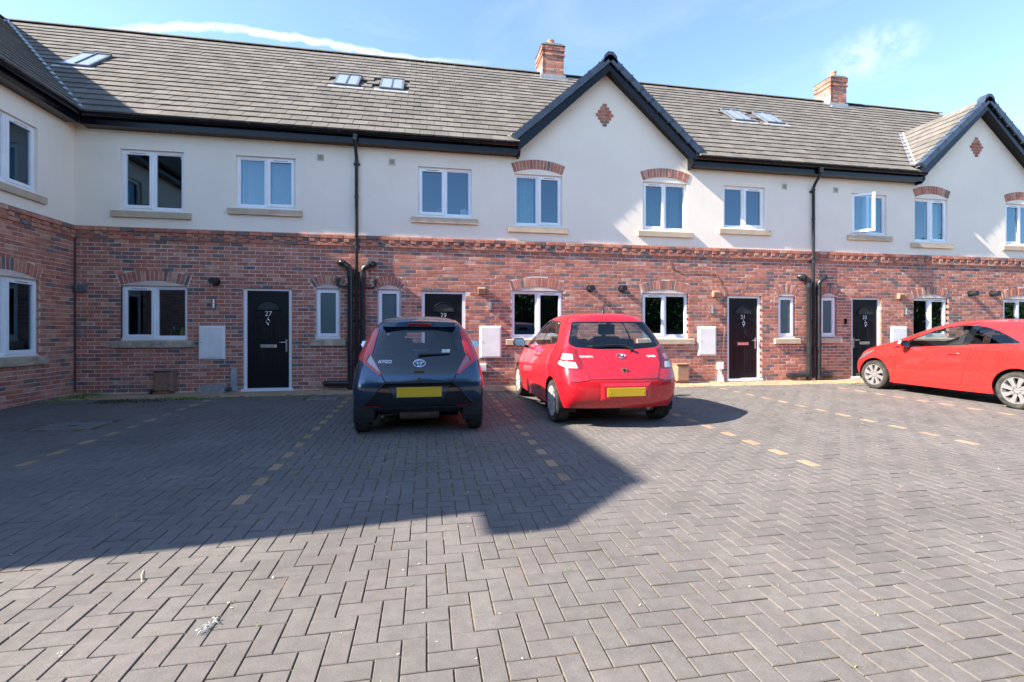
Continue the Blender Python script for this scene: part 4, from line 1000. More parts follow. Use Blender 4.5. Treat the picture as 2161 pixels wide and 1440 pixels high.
def wheel(parent, x, y, r, w, side, style, seed=0):
    """side: -1 left, +1 right (outer face direction)"""
    t = MB(); h = w/2; rr = r*.70
    t.lathe([(rr, -h*.86), (r*.86, -h*1.0), (r*.955, -h*.93), (r*.99, -h*.74), (r, -h*.5), (r, h*.5), (r*.99, h*.74), (r*.955, h*.93), (r*.86, h), (rr, h*.86)], (0, 0, 0), 'X', 48, cap=False)
    wl_ = t.build('wheel', M['rubber'], parent, smooth=50, loc=(x, y, r))
    g = MB()
    for gx_ in (-.5, -.17, .17, .5):
        g.lathe([(r+.0006, gx_*h-.004), (r+.0006, gx_*h+.004)], (0, 0, 0), 'X', 48, cap=False)
    for k in range(60):
        a = 2*math.pi*k/60
        for s_ in (-1, 1):
            c0 = Vector((s_*h*.9, r*.972*math.cos(a), r*.972*math.sin(a))); tn = Vector((0, -math.sin(a), math.cos(a))); n_ = Vector((s_*.5, math.cos(a), math.sin(a))).normalized(); ax = n_.cross(tn)
            P = [c0+n_*.004+tn*q*.0035+ax*w_*.02 for q, w_ in ((-1, -1), (1, -1), (1, 1), (-1, 1))]; g.add(P, [(0,1,2,3)])
    g.build('tread', M['under'], wl_, fix=False)
    d = MB(); o = side*h
    d.lathe([(rr+.004, o*.92), (rr-.008, o*.9), (rr-.02, o*.55), (rr-.03, o*.1)], (0, 0, 0), 'X', 40, cap=False); d.build('rim', M['alloy' if style != 'cap' else 'hubcap'], wl_, smooth=True)
    MB().lathe([(.001, o*.12), (rr-.025, o*.12)], (0, 0, 0), 'X', 30, cap=False).build('brake_disc', M['under'], wl_)
    s = MB()
    if style == 'cap':
        n = 8; s.lathe([(.001, o*1.0), (.05, o*.99), (.085, o*.93)], (0, 0, 0), 'X', 30, cap=False); s.lathe([(rr*.86, o*.95), (rr+.0, o*.97)], (0, 0, 0), 'X', 40, cap=False)
        wd = .36
    else:
        n = 8; s.lathe([(.001, o*.86), (.045, o*.86), (.055, o*.7)], (0, 0, 0), 'X', 24, cap=False); wd = .33
    for k in range(n):
        a0 = 2*math.pi*k/n+.2
        pts = []
        for (q, hw_) in ((.05, .030), (rr*.55, rr*wd*.38), (rr*.98, rr*wd*.62 if style == 'cap' else rr*.20)):
            dep = o*(.84 if style != 'cap' else .95)+ (o*.06 if q > rr*.8 else 0)
            tw = .0 if style == 'cap' else .12*q/rr
            for sgn in (-1, 1):
                a = a0+tw; pts.append((dep, q*math.cos(a)-sgn*hw_*math.sin(a), q*math.sin(a)+sgn*hw_*math.cos(a)))
        back = [(p[0]-side*.03, p[1], p[2]) for p in pts]; al = pts+back
        s.add(al, [(0,1,3,2),(2,3,5,4),(6,8,9,7),(8,10,11,9),(0,2,8,6),(2,4,10,8),(1,7,9,3),(3,9,11,5)])
    s.build('hubcap' if style == 'cap' else 'spokes', M['hubcap' if style == 'cap' else 'alloy'], wl_, smooth=30)
    return wl_
def logo_rings(parent, loc, s, rot=(R(90), 0, 0)):
    m = MB()
    def el(cx, cz, a, b, r_): m.tube([(cx+a*math.cos(t), cz+b*math.sin(t), 0) for t in [2*math.pi*i/28 for i in range(28)]], r_, 6, close=True)
    el(0, 0, s, s*.66, s*.085); el(0, s*.02, s*.30, s*.60, s*.075); el(0, s*.30, s*.70, s*.28, s*.075)
    m.build('emblem', M['chrome'], parent, loc=loc, rot=rot, smooth=True)
class Skin:
    def __init__(s, bm): s.t = BVHTree.FromBMesh(bm)
    def hit(s, o, d): return s.t.ray_cast(Vector(o), Vector(d).normalized())
    def back(s, x, z, y=-2): h = s.hit((x, y, z), (0, 1, 0)); return h[0], h[1]
    def left(s, y, z): h = s.hit((-3, y, z), (1, 0, 0)); return h[0], h[1]
    def right(s, y, z): h = s.hit((3, y, z), (-1, 0, 0)); return h[0], h[1]
    def line(s, pts, how, push=.0005, step=.04):
        out = []
        for a, b in zip(pts, pts[1:]):
            n = max(1, int((Vector(b)-Vector(a)).length/step))
            for i in range(n+(1 if b == pts[-1] else 0)):
                t = i/n; p = getattr(s, how)(a[0]+(b[0]-a[0])*t, a[1]+(b[1]-a[1])*t)
                if p[0] is not None: out.append(p[0]+p[1]*push)
        return out
def seam(parent, skin, lines, r=.0045, name='panel_gap', mat='trim'):
    for pts, how in lines:
        L = skin.line(pts, how)
        if len(L) > 1: MB().tube(L, r, 5).build(name, M[mat], parent)
def badge(parent, skin, x, z, txt, size, bold=.0015, mat='chrome', name='lettering'):
    p, n = skin.back(x, z); me = text_mesh(txt, size, .003, M['letter'], bold); tilt = math.asin(max(-1, min(1, n.z)))
    link(name, me, parent, p+n*.004, (R(90)-tilt, 0, math.atan2(n.x, -n.y)))
def plate(parent, loc, w=.52, h=.111, rot=0.):
    m = MB(); m.bbox(-w/2, w/2, -.004, .004, -h/2, h/2, .002); o = m.build('number_plate', M['yellow'], parent, loc=loc, rot=(rot, 0, 0))
    for s_ in (-1, 1): MB().lathe([(.006, -.007), (.006, -.004)], (s_*w*.43, 0, 0), 'Y', 10).build('plate_screw', M['soap'], o)
def seats(parent, ys, zs, hw, col='cabin'):
    for (y, back_h, kind) in ys:
        for x in ((-hw, hw) if kind == 'front' else (-hw, hw)):
            m = MB(); P = [(y-.05, zs), (y+.45, zs+.02), (y+.47, zs-.12), (y-.02, zs-.14)]; m.prismx(P, x-.23, x+.23); o = m.build('seat', M[col], parent)
            b = MB(); b.prismx([(y-.04, zs), (y+.07, zs), (y-.08, zs+back_h), (y-.17, zs+back_h-.02)], x-.21, x+.21); b.build('seat_back', M[col], o)
            hd = MB(); hd.prismx([(y-.16, zs+back_h+.03), (y-.06, zs+back_h+.04), (y-.08, zs+back_h+.2), (y-.16, zs+back_h+.19)], x-.125, x+.125); hd.tube([(x-.05, y-.11, zs+back_h-.05), (x-.05, y-.11, zs+back_h+.06)], .007, 6); hd.tube([(x+.05, y-.11, zs+back_h-.05), (x+.05, y-.11, zs+back_h+.06)], .007, 6); hd.build('headrest', M[col], o)
def cabin_bits(parent, ydash, zd, hw, yback, zb):
    m = MB(); m.prismx([(ydash, zd-.25), (ydash-.02, zd-.03), (ydash+.12, zd), (ydash+.55, zd-.04), (ydash+.55, zd-.3)], -hw, hw); m.build('dashboard', M['cabin'], parent)
    w = MB(); c = Vector((.36, ydash-.14, zd-.04)); w.tube([c+Vector((.185*math.cos(t), -.06*math.sin(t), .175*math.sin(t))) for t in [2*math.pi*i/24 for i in range(24)]], .014, 8, close=True); w.tube([c, c+Vector((0, .2, -.06))], .03, 8); w.tube([c+Vector((-.18, 0, 0)), c+Vector((.18, 0, 0))], .014, 6); w.build('steering_wheel', M['cabin'], parent, smooth=True)
    s = MB(); s.box(-hw+.1, hw-.1, yback, yback+.42, zb-.015, zb); s.build('parcel_shelf', M['cabin'], parent)
    i = MB(); i.bbox(-.11, .11, ydash+.06, ydash+.09, zd+.30, zd+.36, .005); i.build('interior_mirror', M['cabin'], parent)
def liner(bm, parent, zmin, off=.022):
    out = bmesh.new(); vm = {}; bm.normal_update()
    for f in bm.faces:
        if f.calc_center_median().z < zmin: continue
        vs_ = []
        for v in f.verts:
            if v not in vm: vm[v] = out.verts.new(v.co-v.normal*off)
            vs_.append(vm[v])
        out.faces.new(vs_[::-1])
    me = bpy.data.meshes.new('cabin_lining'); out.to_mesh(me); out.free(); me.materials.append(M['cabin_grey']); me.polygons.foreach_set('use_smooth', [True]*len(me.polygons)); link('cabin_lining', me, parent)
def arches_cut(bm, parent, centres, r, hw, depth=.26):
    for (y, z) in centres:
        P = [(y+r*math.cos(t), z+r*math.sin(t)) for t in [2*math.pi*i/28 for i in range(28)]]
        for vw, sg in (('L', -1), ('R', 1)):
            carve(bm, P, vw, .05, lambda c, s_=sg: c.x*s_ > hw*.6)[0].free()
            m = MB(); n = 18; q = [(y+(r+.004)*math.cos(t), z+(r+.004)*math.sin(t)) for t in [-.35+(math.pi+.7)*i/n for i in range(n+1)]]
            for a, b in zip(q, q[1:]): m.quad((sg*(hw-.02), a[0], a[1]), (sg*(hw-.02), b[0], b[1]), (sg*(hw-depth), b[0], b[1]), (sg*(hw-depth), a[0], a[1]))
            m.add([(sg*(hw-depth), y_, z_) for y_, z_ in q], [tuple(range(len(q)))]); m.build('wheel_arch', M['under'], parent, smooth=True, fix=False)
def floor_pan(parent, ya, yb, hw, z, axr, axf, r):
    m = MB(); m.box(-hw+.27, hw-.27, ya+.42, yb-.15, z, z+.06); m.box(-hw+.04, hw-.04, axr+r+.05, axf-r-.05, z+.001, z+.06); m.tube([(-hw+.2, axr, r), (hw-.2, axr, r)], .05, 8); m.tube([(-hw+.2, axf, r), (hw-.2, axf, r)], .04, 8)
    m.box(-hw+.27, hw-.27, ya+.3, ya+.42, z+.06, z+.3)
    m.build('underbody', M['under'], parent)
def wing_mirror(parent, side, loc, body, glass=True, s=1.0):
    m = MB(); sx = side; P = [(0, 0), (.17, .02), (.2, .07), (.17, .14), (.03, .15), (-.01, .08)]
    vs_ = []
    for yy, k in ((0, .92), (.05, 1.0), (.10, .8), (.125, .45)):
        for (a, b) in P: vs_.append((sx*(.02+a*k*s), yy, (b-.07)*k*s))
    n = len(P); fs = [(i*n+j, i*n+(j+1) % n, (i+1)*n+(j+1) % n, (i+1)*n+j) for i in range(3) for j in range(n)]+[tuple(range(n))[::-1], tuple(range(3*n, 4*n))]
    m.add(vs_, fs); o = m.build('wing_mirror', body, parent, smooth=50, loc=loc)
    g = MB().add([(sx*(.02+.1+(a-.1)*.84*s), -.022+b*.14, (b-.07)*.82*s) for a, b in P], [tuple(range(n))]); g.build('mirror_glass', M['mirror'], o)
    a = MB(); a.tube([(sx*.04, .05, -.05), (-sx*.06, .06, -.075)], .022, 8); a.build('mirror_arm', M['trim'], o, smooth=True)
def wiper(parent, skin, x0, z0, pts, name='rear_wiper'):
    m = MB(); L = []
    for x, z in pts: p, n = skin.back(x, z); L.append(p+n*.022)
    m.tube(L, [.013]+[.009]*(len(L)-1), 6); p, n = skin.back(x0, z0); m.lathe([(.028, 0), (.02, .02), (.012, .03)], p, 'Y', 12) if False else m.tube([p, p+n*.03], .022, 10)
    m.build(name, M['trim'], parent, smooth=True)
def colsy():
    Z = [.26, .36, .54, .66, .78, .92, 1.02, 1.43]; c = []
    def col(y, z, x, top): c.append(([(a, b, d) for a, b, d in zip(y, z, x)], top))
    col([.17, .09, .06, .08, .14, .22, .33, .58], Z, [.67, .725, .745, .745, .735, .715, .69, .535], [(.56, 1.472, .36), (.54, 1.49, .18), (.535, 1.495, 0)])
    col([.26, .22, .21, .23, .28, .34, .42, .70], [.25, .36, .54, .66, .78, .93, 1.03, 1.45], [.76, .80, .815, .815, .805, .78, .745, .56], [(.69, 1.495, .37), (.68, 1.51, .18), (.68, 1.515, 0)])
    col([.6]*4+[.61, .63, .67, .90], [.22, .36, .54, .66, .79, .94, 1.035, 1.462], [.80, .83, .848, .848, .838, .805, .765, .572], [(.9, 1.508, .38), (.9, 1.522, .19), (.9, 1.527, 0)])
    col([1.05]*7+[1.15], [.20, .34, .52, .64, .78, .925, 1.02, 1.468], [.80, .825, .838, .838, .832, .805, .77, .58], [(1.15, 1.515, .38), (1.15, 1.53, .19), (1.15, 1.535, 0)])
    col([1.55]*7+[1.55], [.19, .33, .50, .63, .76, .90, 1.0, 1.46], [.80, .825, .838, .836, .828, .80, .77, .58], [(1.55, 1.51, .38), (1.55, 1.525, .19), (1.55, 1.53, 0)])
    col([2.1]*7+[1.95], [.19, .33, .50, .63, .75, .88, .975, 1.425], [.80, .825, .838, .836, .825, .79, .765, .57], [(1.95, 1.48, .39), (1.96, 1.497, .19), (1.97, 1.50, 0)])
    col([2.5]*6+[2.48, 2.33], [.19, .33, .50, .62, .73, .86, .95, 1.22], [.80, .828, .842, .838, .825, .785, .755, .635], [(2.36, 1.28, .43), (2.40, 1.30, .21), (2.42, 1.31, 0)])
    col([2.85]*6+[2.82, 2.78], [.19, .34, .50, .61, .72, .84, .925, 1.01], [.80, .832, .848, .843, .825, .78, .745, .69], [(2.87, 1.035, .46), (2.93, 1.045, .22), (2.95, 1.05, 0)])
    col([3.05]*6+[3.03, 3.0], [.19, .34, .50, .60, .71, .82, .90, .955], [.80, .83, .845, .838, .818, .77, .73, .665], [(3.08, .985, .43), (3.13, .995, .2), (3.15, .998, 0)])
    col([3.35, 3.37, 3.38, 3.38, 3.37, 3.36, 3.36, 3.36], [.21, .33, .48, .58, .67, .76, .82, .87], [.72, .755, .76, .755, .745, .72, .68, .58], [(3.38, .905, .4), (3.42, .92, .2), (3.43, .925, 0)])
    col([3.52, 3.57, 3.58, 3.57, 3.55, 3.52, 3.50, 3.48], [.22, .33, .46, .55, .62, .68, .73, .79], [.58, .62, .62, .61, .60, .57, .54, .46], [(3.52, .82, .32), (3.56, .83, .16), (3.57, .835, 0)])
    return c
def ends(cols, dr, df, xr=(.45, .22, 0.), xf=(.40, .2, 0.)):
    out = []
    for col, d, xs in ((cols[0][0], dr, xr), (cols[-1][0], df, xf)):
        out.append([[(p[0]+d[j]*k, p[1]+.004*k, x) for x, k in zip(xs, (.72, .95, 1.0))] for j, p in enumerate(col[:-1])])
    return out
def scaled(cols, y0, y1, ys, zs, xs):
    f = lambda p: (y0+(p[0]-y1)*ys, p[1]*zs, p[2]*xs)
    return [([f(p) for p in s], [f(p) for p in t]) for s, t in cols]
def side_glass(bm, car, outer, inner_list, mats):
    """black surround with the panes let into it, both sides"""
    for vw, sg in (('L', -1), ('R', 1)):
        ok = lambda c, s_=sg: c.x*s_ > .3
        sur = carve(bm, outer, vw, .12, ok)
        for poly, mt, nm in inner_list:
            put(carve(sur[0], poly, vw, .1), nm, mt, car, -.004)
        nr = {v: Vector((0, 0, 0)) for v in sur[0].verts}
        put((sur[0], nr), 'window_surround', M['gloss'], car)
def finish(bm, car, mat, zl=.55):
    liner(bm, car, zl)
    me = bpy.data.meshes.new('body'); bm.to_mesh(me); me.materials.append(mat); me.polygons.foreach_set('use_smooth', [True]*len(me.polygons)); return link('body', me, car)
CARROT = (math.atan(SLOPE), 0, 0)
# --- red three-door hatchback, seen from behind
def red_hatch():
    car = thing('car', 'red three door hatchback parked nose to the wall between the dark car and door 31', 'car', (2.53, -4.43, gz(-4.43)), rot=CARROT, group='cars parked in the court')
    cols = colsy(); rear, front = ends(cols, [-.09, -.10, -.075, -.075, -.07, -.07, -.065], [.10, .15, .17, .17, .17, .16, .12])
    bm = body_surface(cols, rear, front); sk = Skin(bm); b = car
    arches_cut(bm, car, [(.62, .30), (3.07, .30)], .335, .83)
    # rear screen
    P = rounded([(-.545, 1.395), (.545, 1.395), (.665, 1.09), (.58, 1.045), (.25, 1.022), (-.25, 1.022), (-.58, 1.045), (-.665, 1.09)], .04, 2)
    sur = carve(bm, P, 'B', .1, lambda c: c.y < .9)
    Q = rounded([(-.46, 1.37), (.46, 1.37), (.56, 1.115), (.48, 1.075), (-.48, 1.075), (-.56, 1.115)], .06, 3)
    put(carve(sur[0], Q, 'B', .05), 'rear_window', M['car_glass'], car, -.003); put((sur[0], {}), 'rear_window_border', M['privacy'], car)
    # windscreen
    W_ = rounded([(-.50, 1.44), (.50, 1.44), (.64, 1.07), (-.64, 1.07)], .05, 2)
    put(carve(bm, W_, 'F', .1, lambda c: c.y > 1.7), 'windscreen', M['car_glass'], car, -.003)
    outer = rounded([(2.66, .985), (1.42, 1.03), (.72, 1.075), (.68, 1.12), (.98, 1.395), (1.6, 1.425), (2.02, 1.37), (2.38, 1.185)], .03, 2)
    d = rounded([(2.58, 1.005), (1.50, 1.045), (1.52, 1.395), (1.62, 1.405), (2.0, 1.352), (2.36, 1.165)], .025, 2); q = rounded([(1.44, 1.048), (.76, 1.092), (.73, 1.12), (1.0, 1.375), (1.46, 1.395)], .025, 2)
    side_glass(bm, car, outer, [(d, M['car_glass'], 'door_window'), (q, M['car_glass'], 'quarter_window')], None)
    # tail lights wrap round the corners
    T = rounded([(-.45, .765), (-.51, .90), (-.61, 1.02), (-.72, 1.065), (-.80, 1.02), (-.865, .825), (-.66, .765)], .02, 2)
    w1 = rounded([(-.515, .785), (-.565, .86), (-.82, .872), (-.845, .825), (-.66, .787)], .012, 2); w2 = rounded([(-.60, .89), (-.635, .962), (-.775, .97), (-.795, .89)], .012, 2)
    for vw, f in (('BL', lambda p: p), ('BR', mir)):
        lt = carve(bm, f(T), vw, .1, lambda c: c.y < .75 and c.z < 1.1)
        put(carve(lt[0], f(w1), vw, .05), 'reversing_lens', M['lens_clear'], car); put(carve(lt[0], f(w2), vw, .05), 'indicator_lens', M['lens_pink'] if vw == 'BR' else M['lens_clear'], car)
        put((lt[0], {}), 'tail_light', M['lens_red'] if vw == 'BL' else M['lens_dark'], car)
    seam(car, sk, [([(-.56, 1.03), (-.60, .98), (-.52, .78), (-.47, .66), (-.44, .645), (.44, .645), (.47, .66), (.52, .78), (.60, .98), (.56, 1.03)], 'back'),
                   ([(-.78, .60), (-.6, .615), (-.46, .64)], 'back'), ([(.78, .60), (.6, .615), (.46, .64)], 'back')], .0035)
    seam(car, sk, [([(1.38, 1.02), (1.36, .8), (1.28, .45), (1.34, .25), (1.5, .22), (2.45, .22), (2.52, .3), (2.55, .6), (2.62, .97)], 'left'), ([(1.38, 1.02), (1.36, .8), (1.28, .45), (1.34, .25), (1.5, .22), (2.45, .22), (2.52, .3), (2.55, .6), (2.62, .97)], 'right'), ([(.40, .76), (.36, .64), (.30, .615), (.28, .45)], 'left')], .004)
    finish(bm, car, M['red1'])
    # pressed recess round the plate, plate, lettering and lock
    m = MB(); 
    p, n = sk.back(0, .485); y = p.y
    fr = MB(); fr.add([(-.345, y+.004, .60), (.345, y+.004, .60), (.30, y-.012, .56), (-.30, y-.012, .56)], [(0,1,2,3)]); fr.add([(-.345, y+.004, .375), (.345, y+.004, .375), (.30, y-.014, .405), (-.30, y-.014, .405)], [(0,1,2,3)])
    fr.add([(-.345, y+.004, .60), (-.30, y-.012, .56), (-.30, y-.014, .405), (-.345, y+.004, .375)], [(0,1,2,3)]); fr.add([(.345, y+.004, .60), (.30, y-.012, .56), (.30, y-.014, .405), (.345, y+.004, .375)], [(0,1,2,3)]); fr.quad((-.30, y-.012, .56), (.30, y-.012, .56), (.30, y-.014, .405), (-.30, y-.014, .405))
    fr.build('plate_recess', M['red1'], car)
    plate(car, (0, y-.022, .485), .52, .111)
    p, n = sk.back(0, .935); logo_rings(car, p+n*.006, .062, (R(90)-math.asin(n.z), 0, 0))
    p, n = sk.back(0, .755); m.prism([(-.034, .03), (.034, .03), (.036, .0), (.0, -.045), (-.036, .0)], -.012, .004); lk = m.build('boot_lock', M['chrome'], car, loc=p); MB().prism([(-.02, .018), (.02, .018), (.022, 0), (0, -.028), (-.022, 0)], -.016, -.012).build('lock_face', M['gloss'], lk)
    badge(car, sk, -.475, .925, 'TOYOTA', .044, .001); badge(car, sk, .44, .925, 'YARIS', .05, .001)
    # wiper, aerial, handles, mirrors
    m = MB(); L = [sk.back(x, z) for x, z in ((.18, 1.005), (.10, 1.05), (0, 1.065), (-.2, 1.055), (-.36, 1.05))]; m.tube([a+n_*.028 for a, n_ in L], [.017, .014, .013, .011, .008], 6); m.tube([L[0][0], L[0][0]+L[0][1]*.04], .026, 10); m.build('rear_wiper', M['trim'], car, smooth=True)
    h = sk.hit((-.02, .78, 3), (0, 0, -1))[0]; m = MB(); m.lathe([(.022, 0), (.016, .03), (.006, .045)], h, 'Z', 10); m.tube([h+Vector((0, 0, .03)), h+Vector((.02, -.06, .2))], .0035, 5); m.build('aerial', M['trim'], car, smooth=True)
    for sg, how in ((-1, sk.left), (1, sk.right)):
        p, n = how(1.56, .86); m = MB(); m.tube([p+n*.004+Vector((0, -.10, .004)), p+n*.026+Vector((0, -.07, .004)), p+n*.026+Vector((0, .06, 0)), p+n*.004+Vector((0, .09, 0))], .013, 8); m.build('door_handle', M['red1'], car, smooth=True)
        wing_mirror(car, sg, (sg*.82, 2.38, 1.03), M['trim'], s=1.05)
    for y_ in (.62, 3.07):
        for sg in (-1, 1): wheel(car, sg*.735, y_, .292, .185, sg, 'cap')
    floor_pan(car, 0, 3.785, .80, .215, .62, 3.07, .29)
    m = MB(); m.tube([(.38, .75, .22), (.38, .2, .25), (.38, .13, .25)], .03, 10); m.lathe([(.09, -.25), (.1, 0), (.09, .25)], (.32, .42, .24), 'X', 14); m.build('exhaust', M['exhaust'], car, smooth=True)
    seats(car, [(1.72, .56, 'front'), (.98, .34, 'rear')], .60, .36); cabin_bits(car, 2.32, .98, .66, .52, .98)
    return car
red_hatch()
# --- dark blue city car, seen from straight behind
def dark_car():
    car = thing('car', 'dark blue small hatchback with black glass tailgate, parked in front of door 29', 'car', (-.09, -4.42, gz(-4.42)), rot=CARROT, group='cars parked in the court')
    cols = scaled(colsy(), .50, .6, 2.955/3.185, .957, .9525)
    def col(y, z, x, top): return ([(a, b_, d) for a, b_, d in zip(y, z, x)], top)
    cols[0] = col([.17, .10, .06, .06, .09, .13, .18, .33], [.28, .36, .50, .63, .74, .86, .97, 1.315], [.66, .735, .765, .765, .75, .725, .695, .545], [(.30, 1.385, .34), (.28, 1.402, .17), (.275, 1.407, 0)])
    cols[1] = col([.25, .21, .19, .19, .22, .25, .29, .44], [.26, .35, .50, .64, .75, .87, .98, 1.35], [.74, .79, .806, .80, .78, .75, .715, .57], [(.43, 1.418, .36), (.42, 1.434, .18), (.42, 1.44, 0)])
    rear, front = ends(cols, [-.09, -.10, -.07, -.07, -.07, -.07, -.065], [.10, .15, .17, .17, .17, .16, .12], (.44, .22, 0.))
    bm = body_surface(cols, rear, front); sk = Skin(bm); okr = lambda c: c.y < .8
    arches_cut(bm, car, [(.42, .285), (2.76, .285)], .325, .79)
    G = rounded([(-.475, 1.275), (.475, 1.275), (.548, .96), (.43, .745), (-.43, .745), (-.548, .96)], .03, 2)
    sur = carve(bm, G, 'B', .05, okr)
    put(carve(sur[0], rounded([(-.41, 1.25), (.41, 1.25), (.46, 1.03), (.42, .985), (-.42, .985), (-.46, 1.03)], .045, 3), 'B', .02), 'rear_window', M['car_glass'], car, -.002)
    put((sur[0], {}), 'tailgate_glass', M['gloss'], car)
    put(carve(bm, rounded([(-.47, 1.38), (.47, 1.38), (.61, 1.02), (-.61, 1.02)], .05, 2), 'F', .1, lambda c: c.y > 1.5), 'windscreen', M['car_glass'], car, -.003)
    T = [(-.60, 1.285), (-.49, 1.285), (-.562, .965), (-.44, .752), (-.475, .742), (-.72, .93), (-.76, .99)]
    Wt = [(-.625, .905), (-.578, .995), (-.57, .962), (-.458, .775), (-.49, .79)]
    for f in (lambda p: p, mir):
        sgn = -1 if f(T)[0][0] < 0 else 1
        lt = carve(bm, f(T), 'B', .03, lambda c, s_=sgn: c.y < .6 and c.x*s_ > .3)
        put(carve(lt[0], f(Wt), 'B', .0), 'clear_lens', M['lens_pink'] if sgn > 0 else M['lens_clear'], car); put((lt[0], {}), 'tail_light', M['lens_bright'], car, .012)
    # lower bumper
    ins = carve(bm, [(-.41, .645), (.41, .645), (.67, .355), (-.67, .355)], 'B', .1, okr)
    put(carve(ins[0], [(-.365, .61), (.365, .61), (.295, .447), (-.295, .447)], 'B', .05), 'plate_panel', M['navy'], car, -.012)
    for f in (lambda p: p, mir): put(carve(ins[0], f([(-.645, .372), (-.455, .372), (-.455, .357), (-.645, .357)]), 'B', .02), 'reflector', M['lens_red'], car)
    put((ins[0], {}), 'bumper_insert', M['gloss'], car, -.006)
    put(carve(bm, [(-.8, .318), (-.55, .318), (-.46, .335), (.46, .335), (.55, .318), (.8, .318), (.8, .1), (-.8, .1)], 'B', .05, lambda c: c.y < .35), 'rear_valance', M['trim'], car)
    outer = rounded([(2.3, .955), (1.1, 1.0), (.62, 1.05), (.80, 1.31), (1.35, 1.35), (1.8, 1.28), (2.1, 1.11)], .03, 2)
    side_glass(bm, car, outer, [(rounded([(2.24, .972), (1.22, 1.01), (1.22, 1.325), (1.36, 1.333), (1.79, 1.262), (2.08, 1.10)], .02, 2), M['car_glass'], 'door_window'), (rounded([(1.17, 1.015), (.67, 1.06), (.82, 1.292), (1.17, 1.318)], .02, 2), M['privacy'], 'quarter_window')], None)
    seam(car, sk, [([(-.44, .742), (-.40, .66), (.40, .66), (.44, .742)], 'back'), ([(-.41, .645), (-.67, .355)], 'back'), ([(.41, .645), (.67, .355)], 'back'), ([(-.41, .648), (.41, .648)], 'back')], .008)
    seam(car, sk, [([(-.50, 1.29), (-.475, 1.37)], 'back'), ([(.50, 1.29), (.475, 1.37)], 'back')], .003, 'spoiler_gap')
    finish(bm, car, M['navy'])
    p, n = sk.back(0, 1.335); m = MB(); m.add([(-.455, .30, 1.31), (.455, .30, 1.31), (.44, .215, 1.318), (-.44, .215, 1.318), (-.47, .42, 1.385), (.47, .42, 1.385), (.44, .225, 1.372), (-.44, .225, 1.372), (0, .205, 1.316), (0, .212, 1.388), (0, .42, 1.425)], [(0,1,2,8,3),(4,7,9,10),(10,9,6,5),(3,8,9,7),(8,2,6,9),(0,3,7,4),(1,5,6,2)]); so = m.build('roof_spoiler', M['navy'], car, smooth=30)
    m = MB(); m.bbox(-.14, .14, .192, .23, 1.326, 1.358, .004); m.build('brake_light', M['lens_red'], so)
    p, n = sk.back(0, .54); plate(car, (0, p.y-.012, .54), .53, .118)
    p, n = sk.back(0, .875); logo_rings(car, p+n*.006, .07, (R(90)-math.asin(n.z), 0, 0))
    badge(car, sk, -.405, .895, 'AYGO', .058, .001)
    m = MB(); L = [sk.back(x, z) for x, z in ((-.0, .965), (.1, .972), (.25, .975), (.37, .98))]; m.tube([a+n_*.02 for a, n_ in L], [.018, .014, .009, .006], 6); m.tube([L[0][0], L[0][0]+L[0][1]*.03], .02, 8); m.build('rear_wiper', M['trim'], car, smooth=True)
    p, n = sk.back(0, .69); MB().lathe([(.022, -.01), (.018, -.02), (.008, -.02)], p, 'Y', 12).build('boot_button', M['gloss'], car, smooth=True)
    p, n = sk.back(0, .775); MB().bbox(-.06, .06, p.y-.012, p.y+.01, .765, .795, .006).build('camera_housing', M['gloss'], car)
    p, n = sk.back(.28, 1.0); me = MB(); me.quad((.27, p.y+.01, 1.0), (.37, p.y+.016, 1.0), (.37, p.y+.024, 1.04), (.27, p.y+.018, 1.04)); me.build('window_sticker', M['paper'], car)
    for sg in (-1, 1): wing_mirror(car, sg, (sg*.73, 2.02, 1.02), M['navy'])
    for y_ in (.42, 2.76):
        for sg in (-1, 1): wheel(car, sg*.69, y_, .283, .175, sg, 'cap')
    floor_pan(car, 0, 3.455, .76, .17, .42, 2.76, .28)
    m = MB(); m.lathe([(.075, -.24), (.085, -.2), (.085, .2), (.075, .24)], (.0, .27, .25), 'X', 14); m.tube([(-.45, .2, .22), (-.45, .32, .22), (-.25, .4, .22)], .022, 8); m.build('exhaust', M['exhaust'], car, smooth=True)
    seats(car, [(1.5, .56, 'front'), (.85, .42, 'rear')], .58, .33); cabin_bits(car, 2.02, .94, .62, .34, .90)
    return car
dark_car()
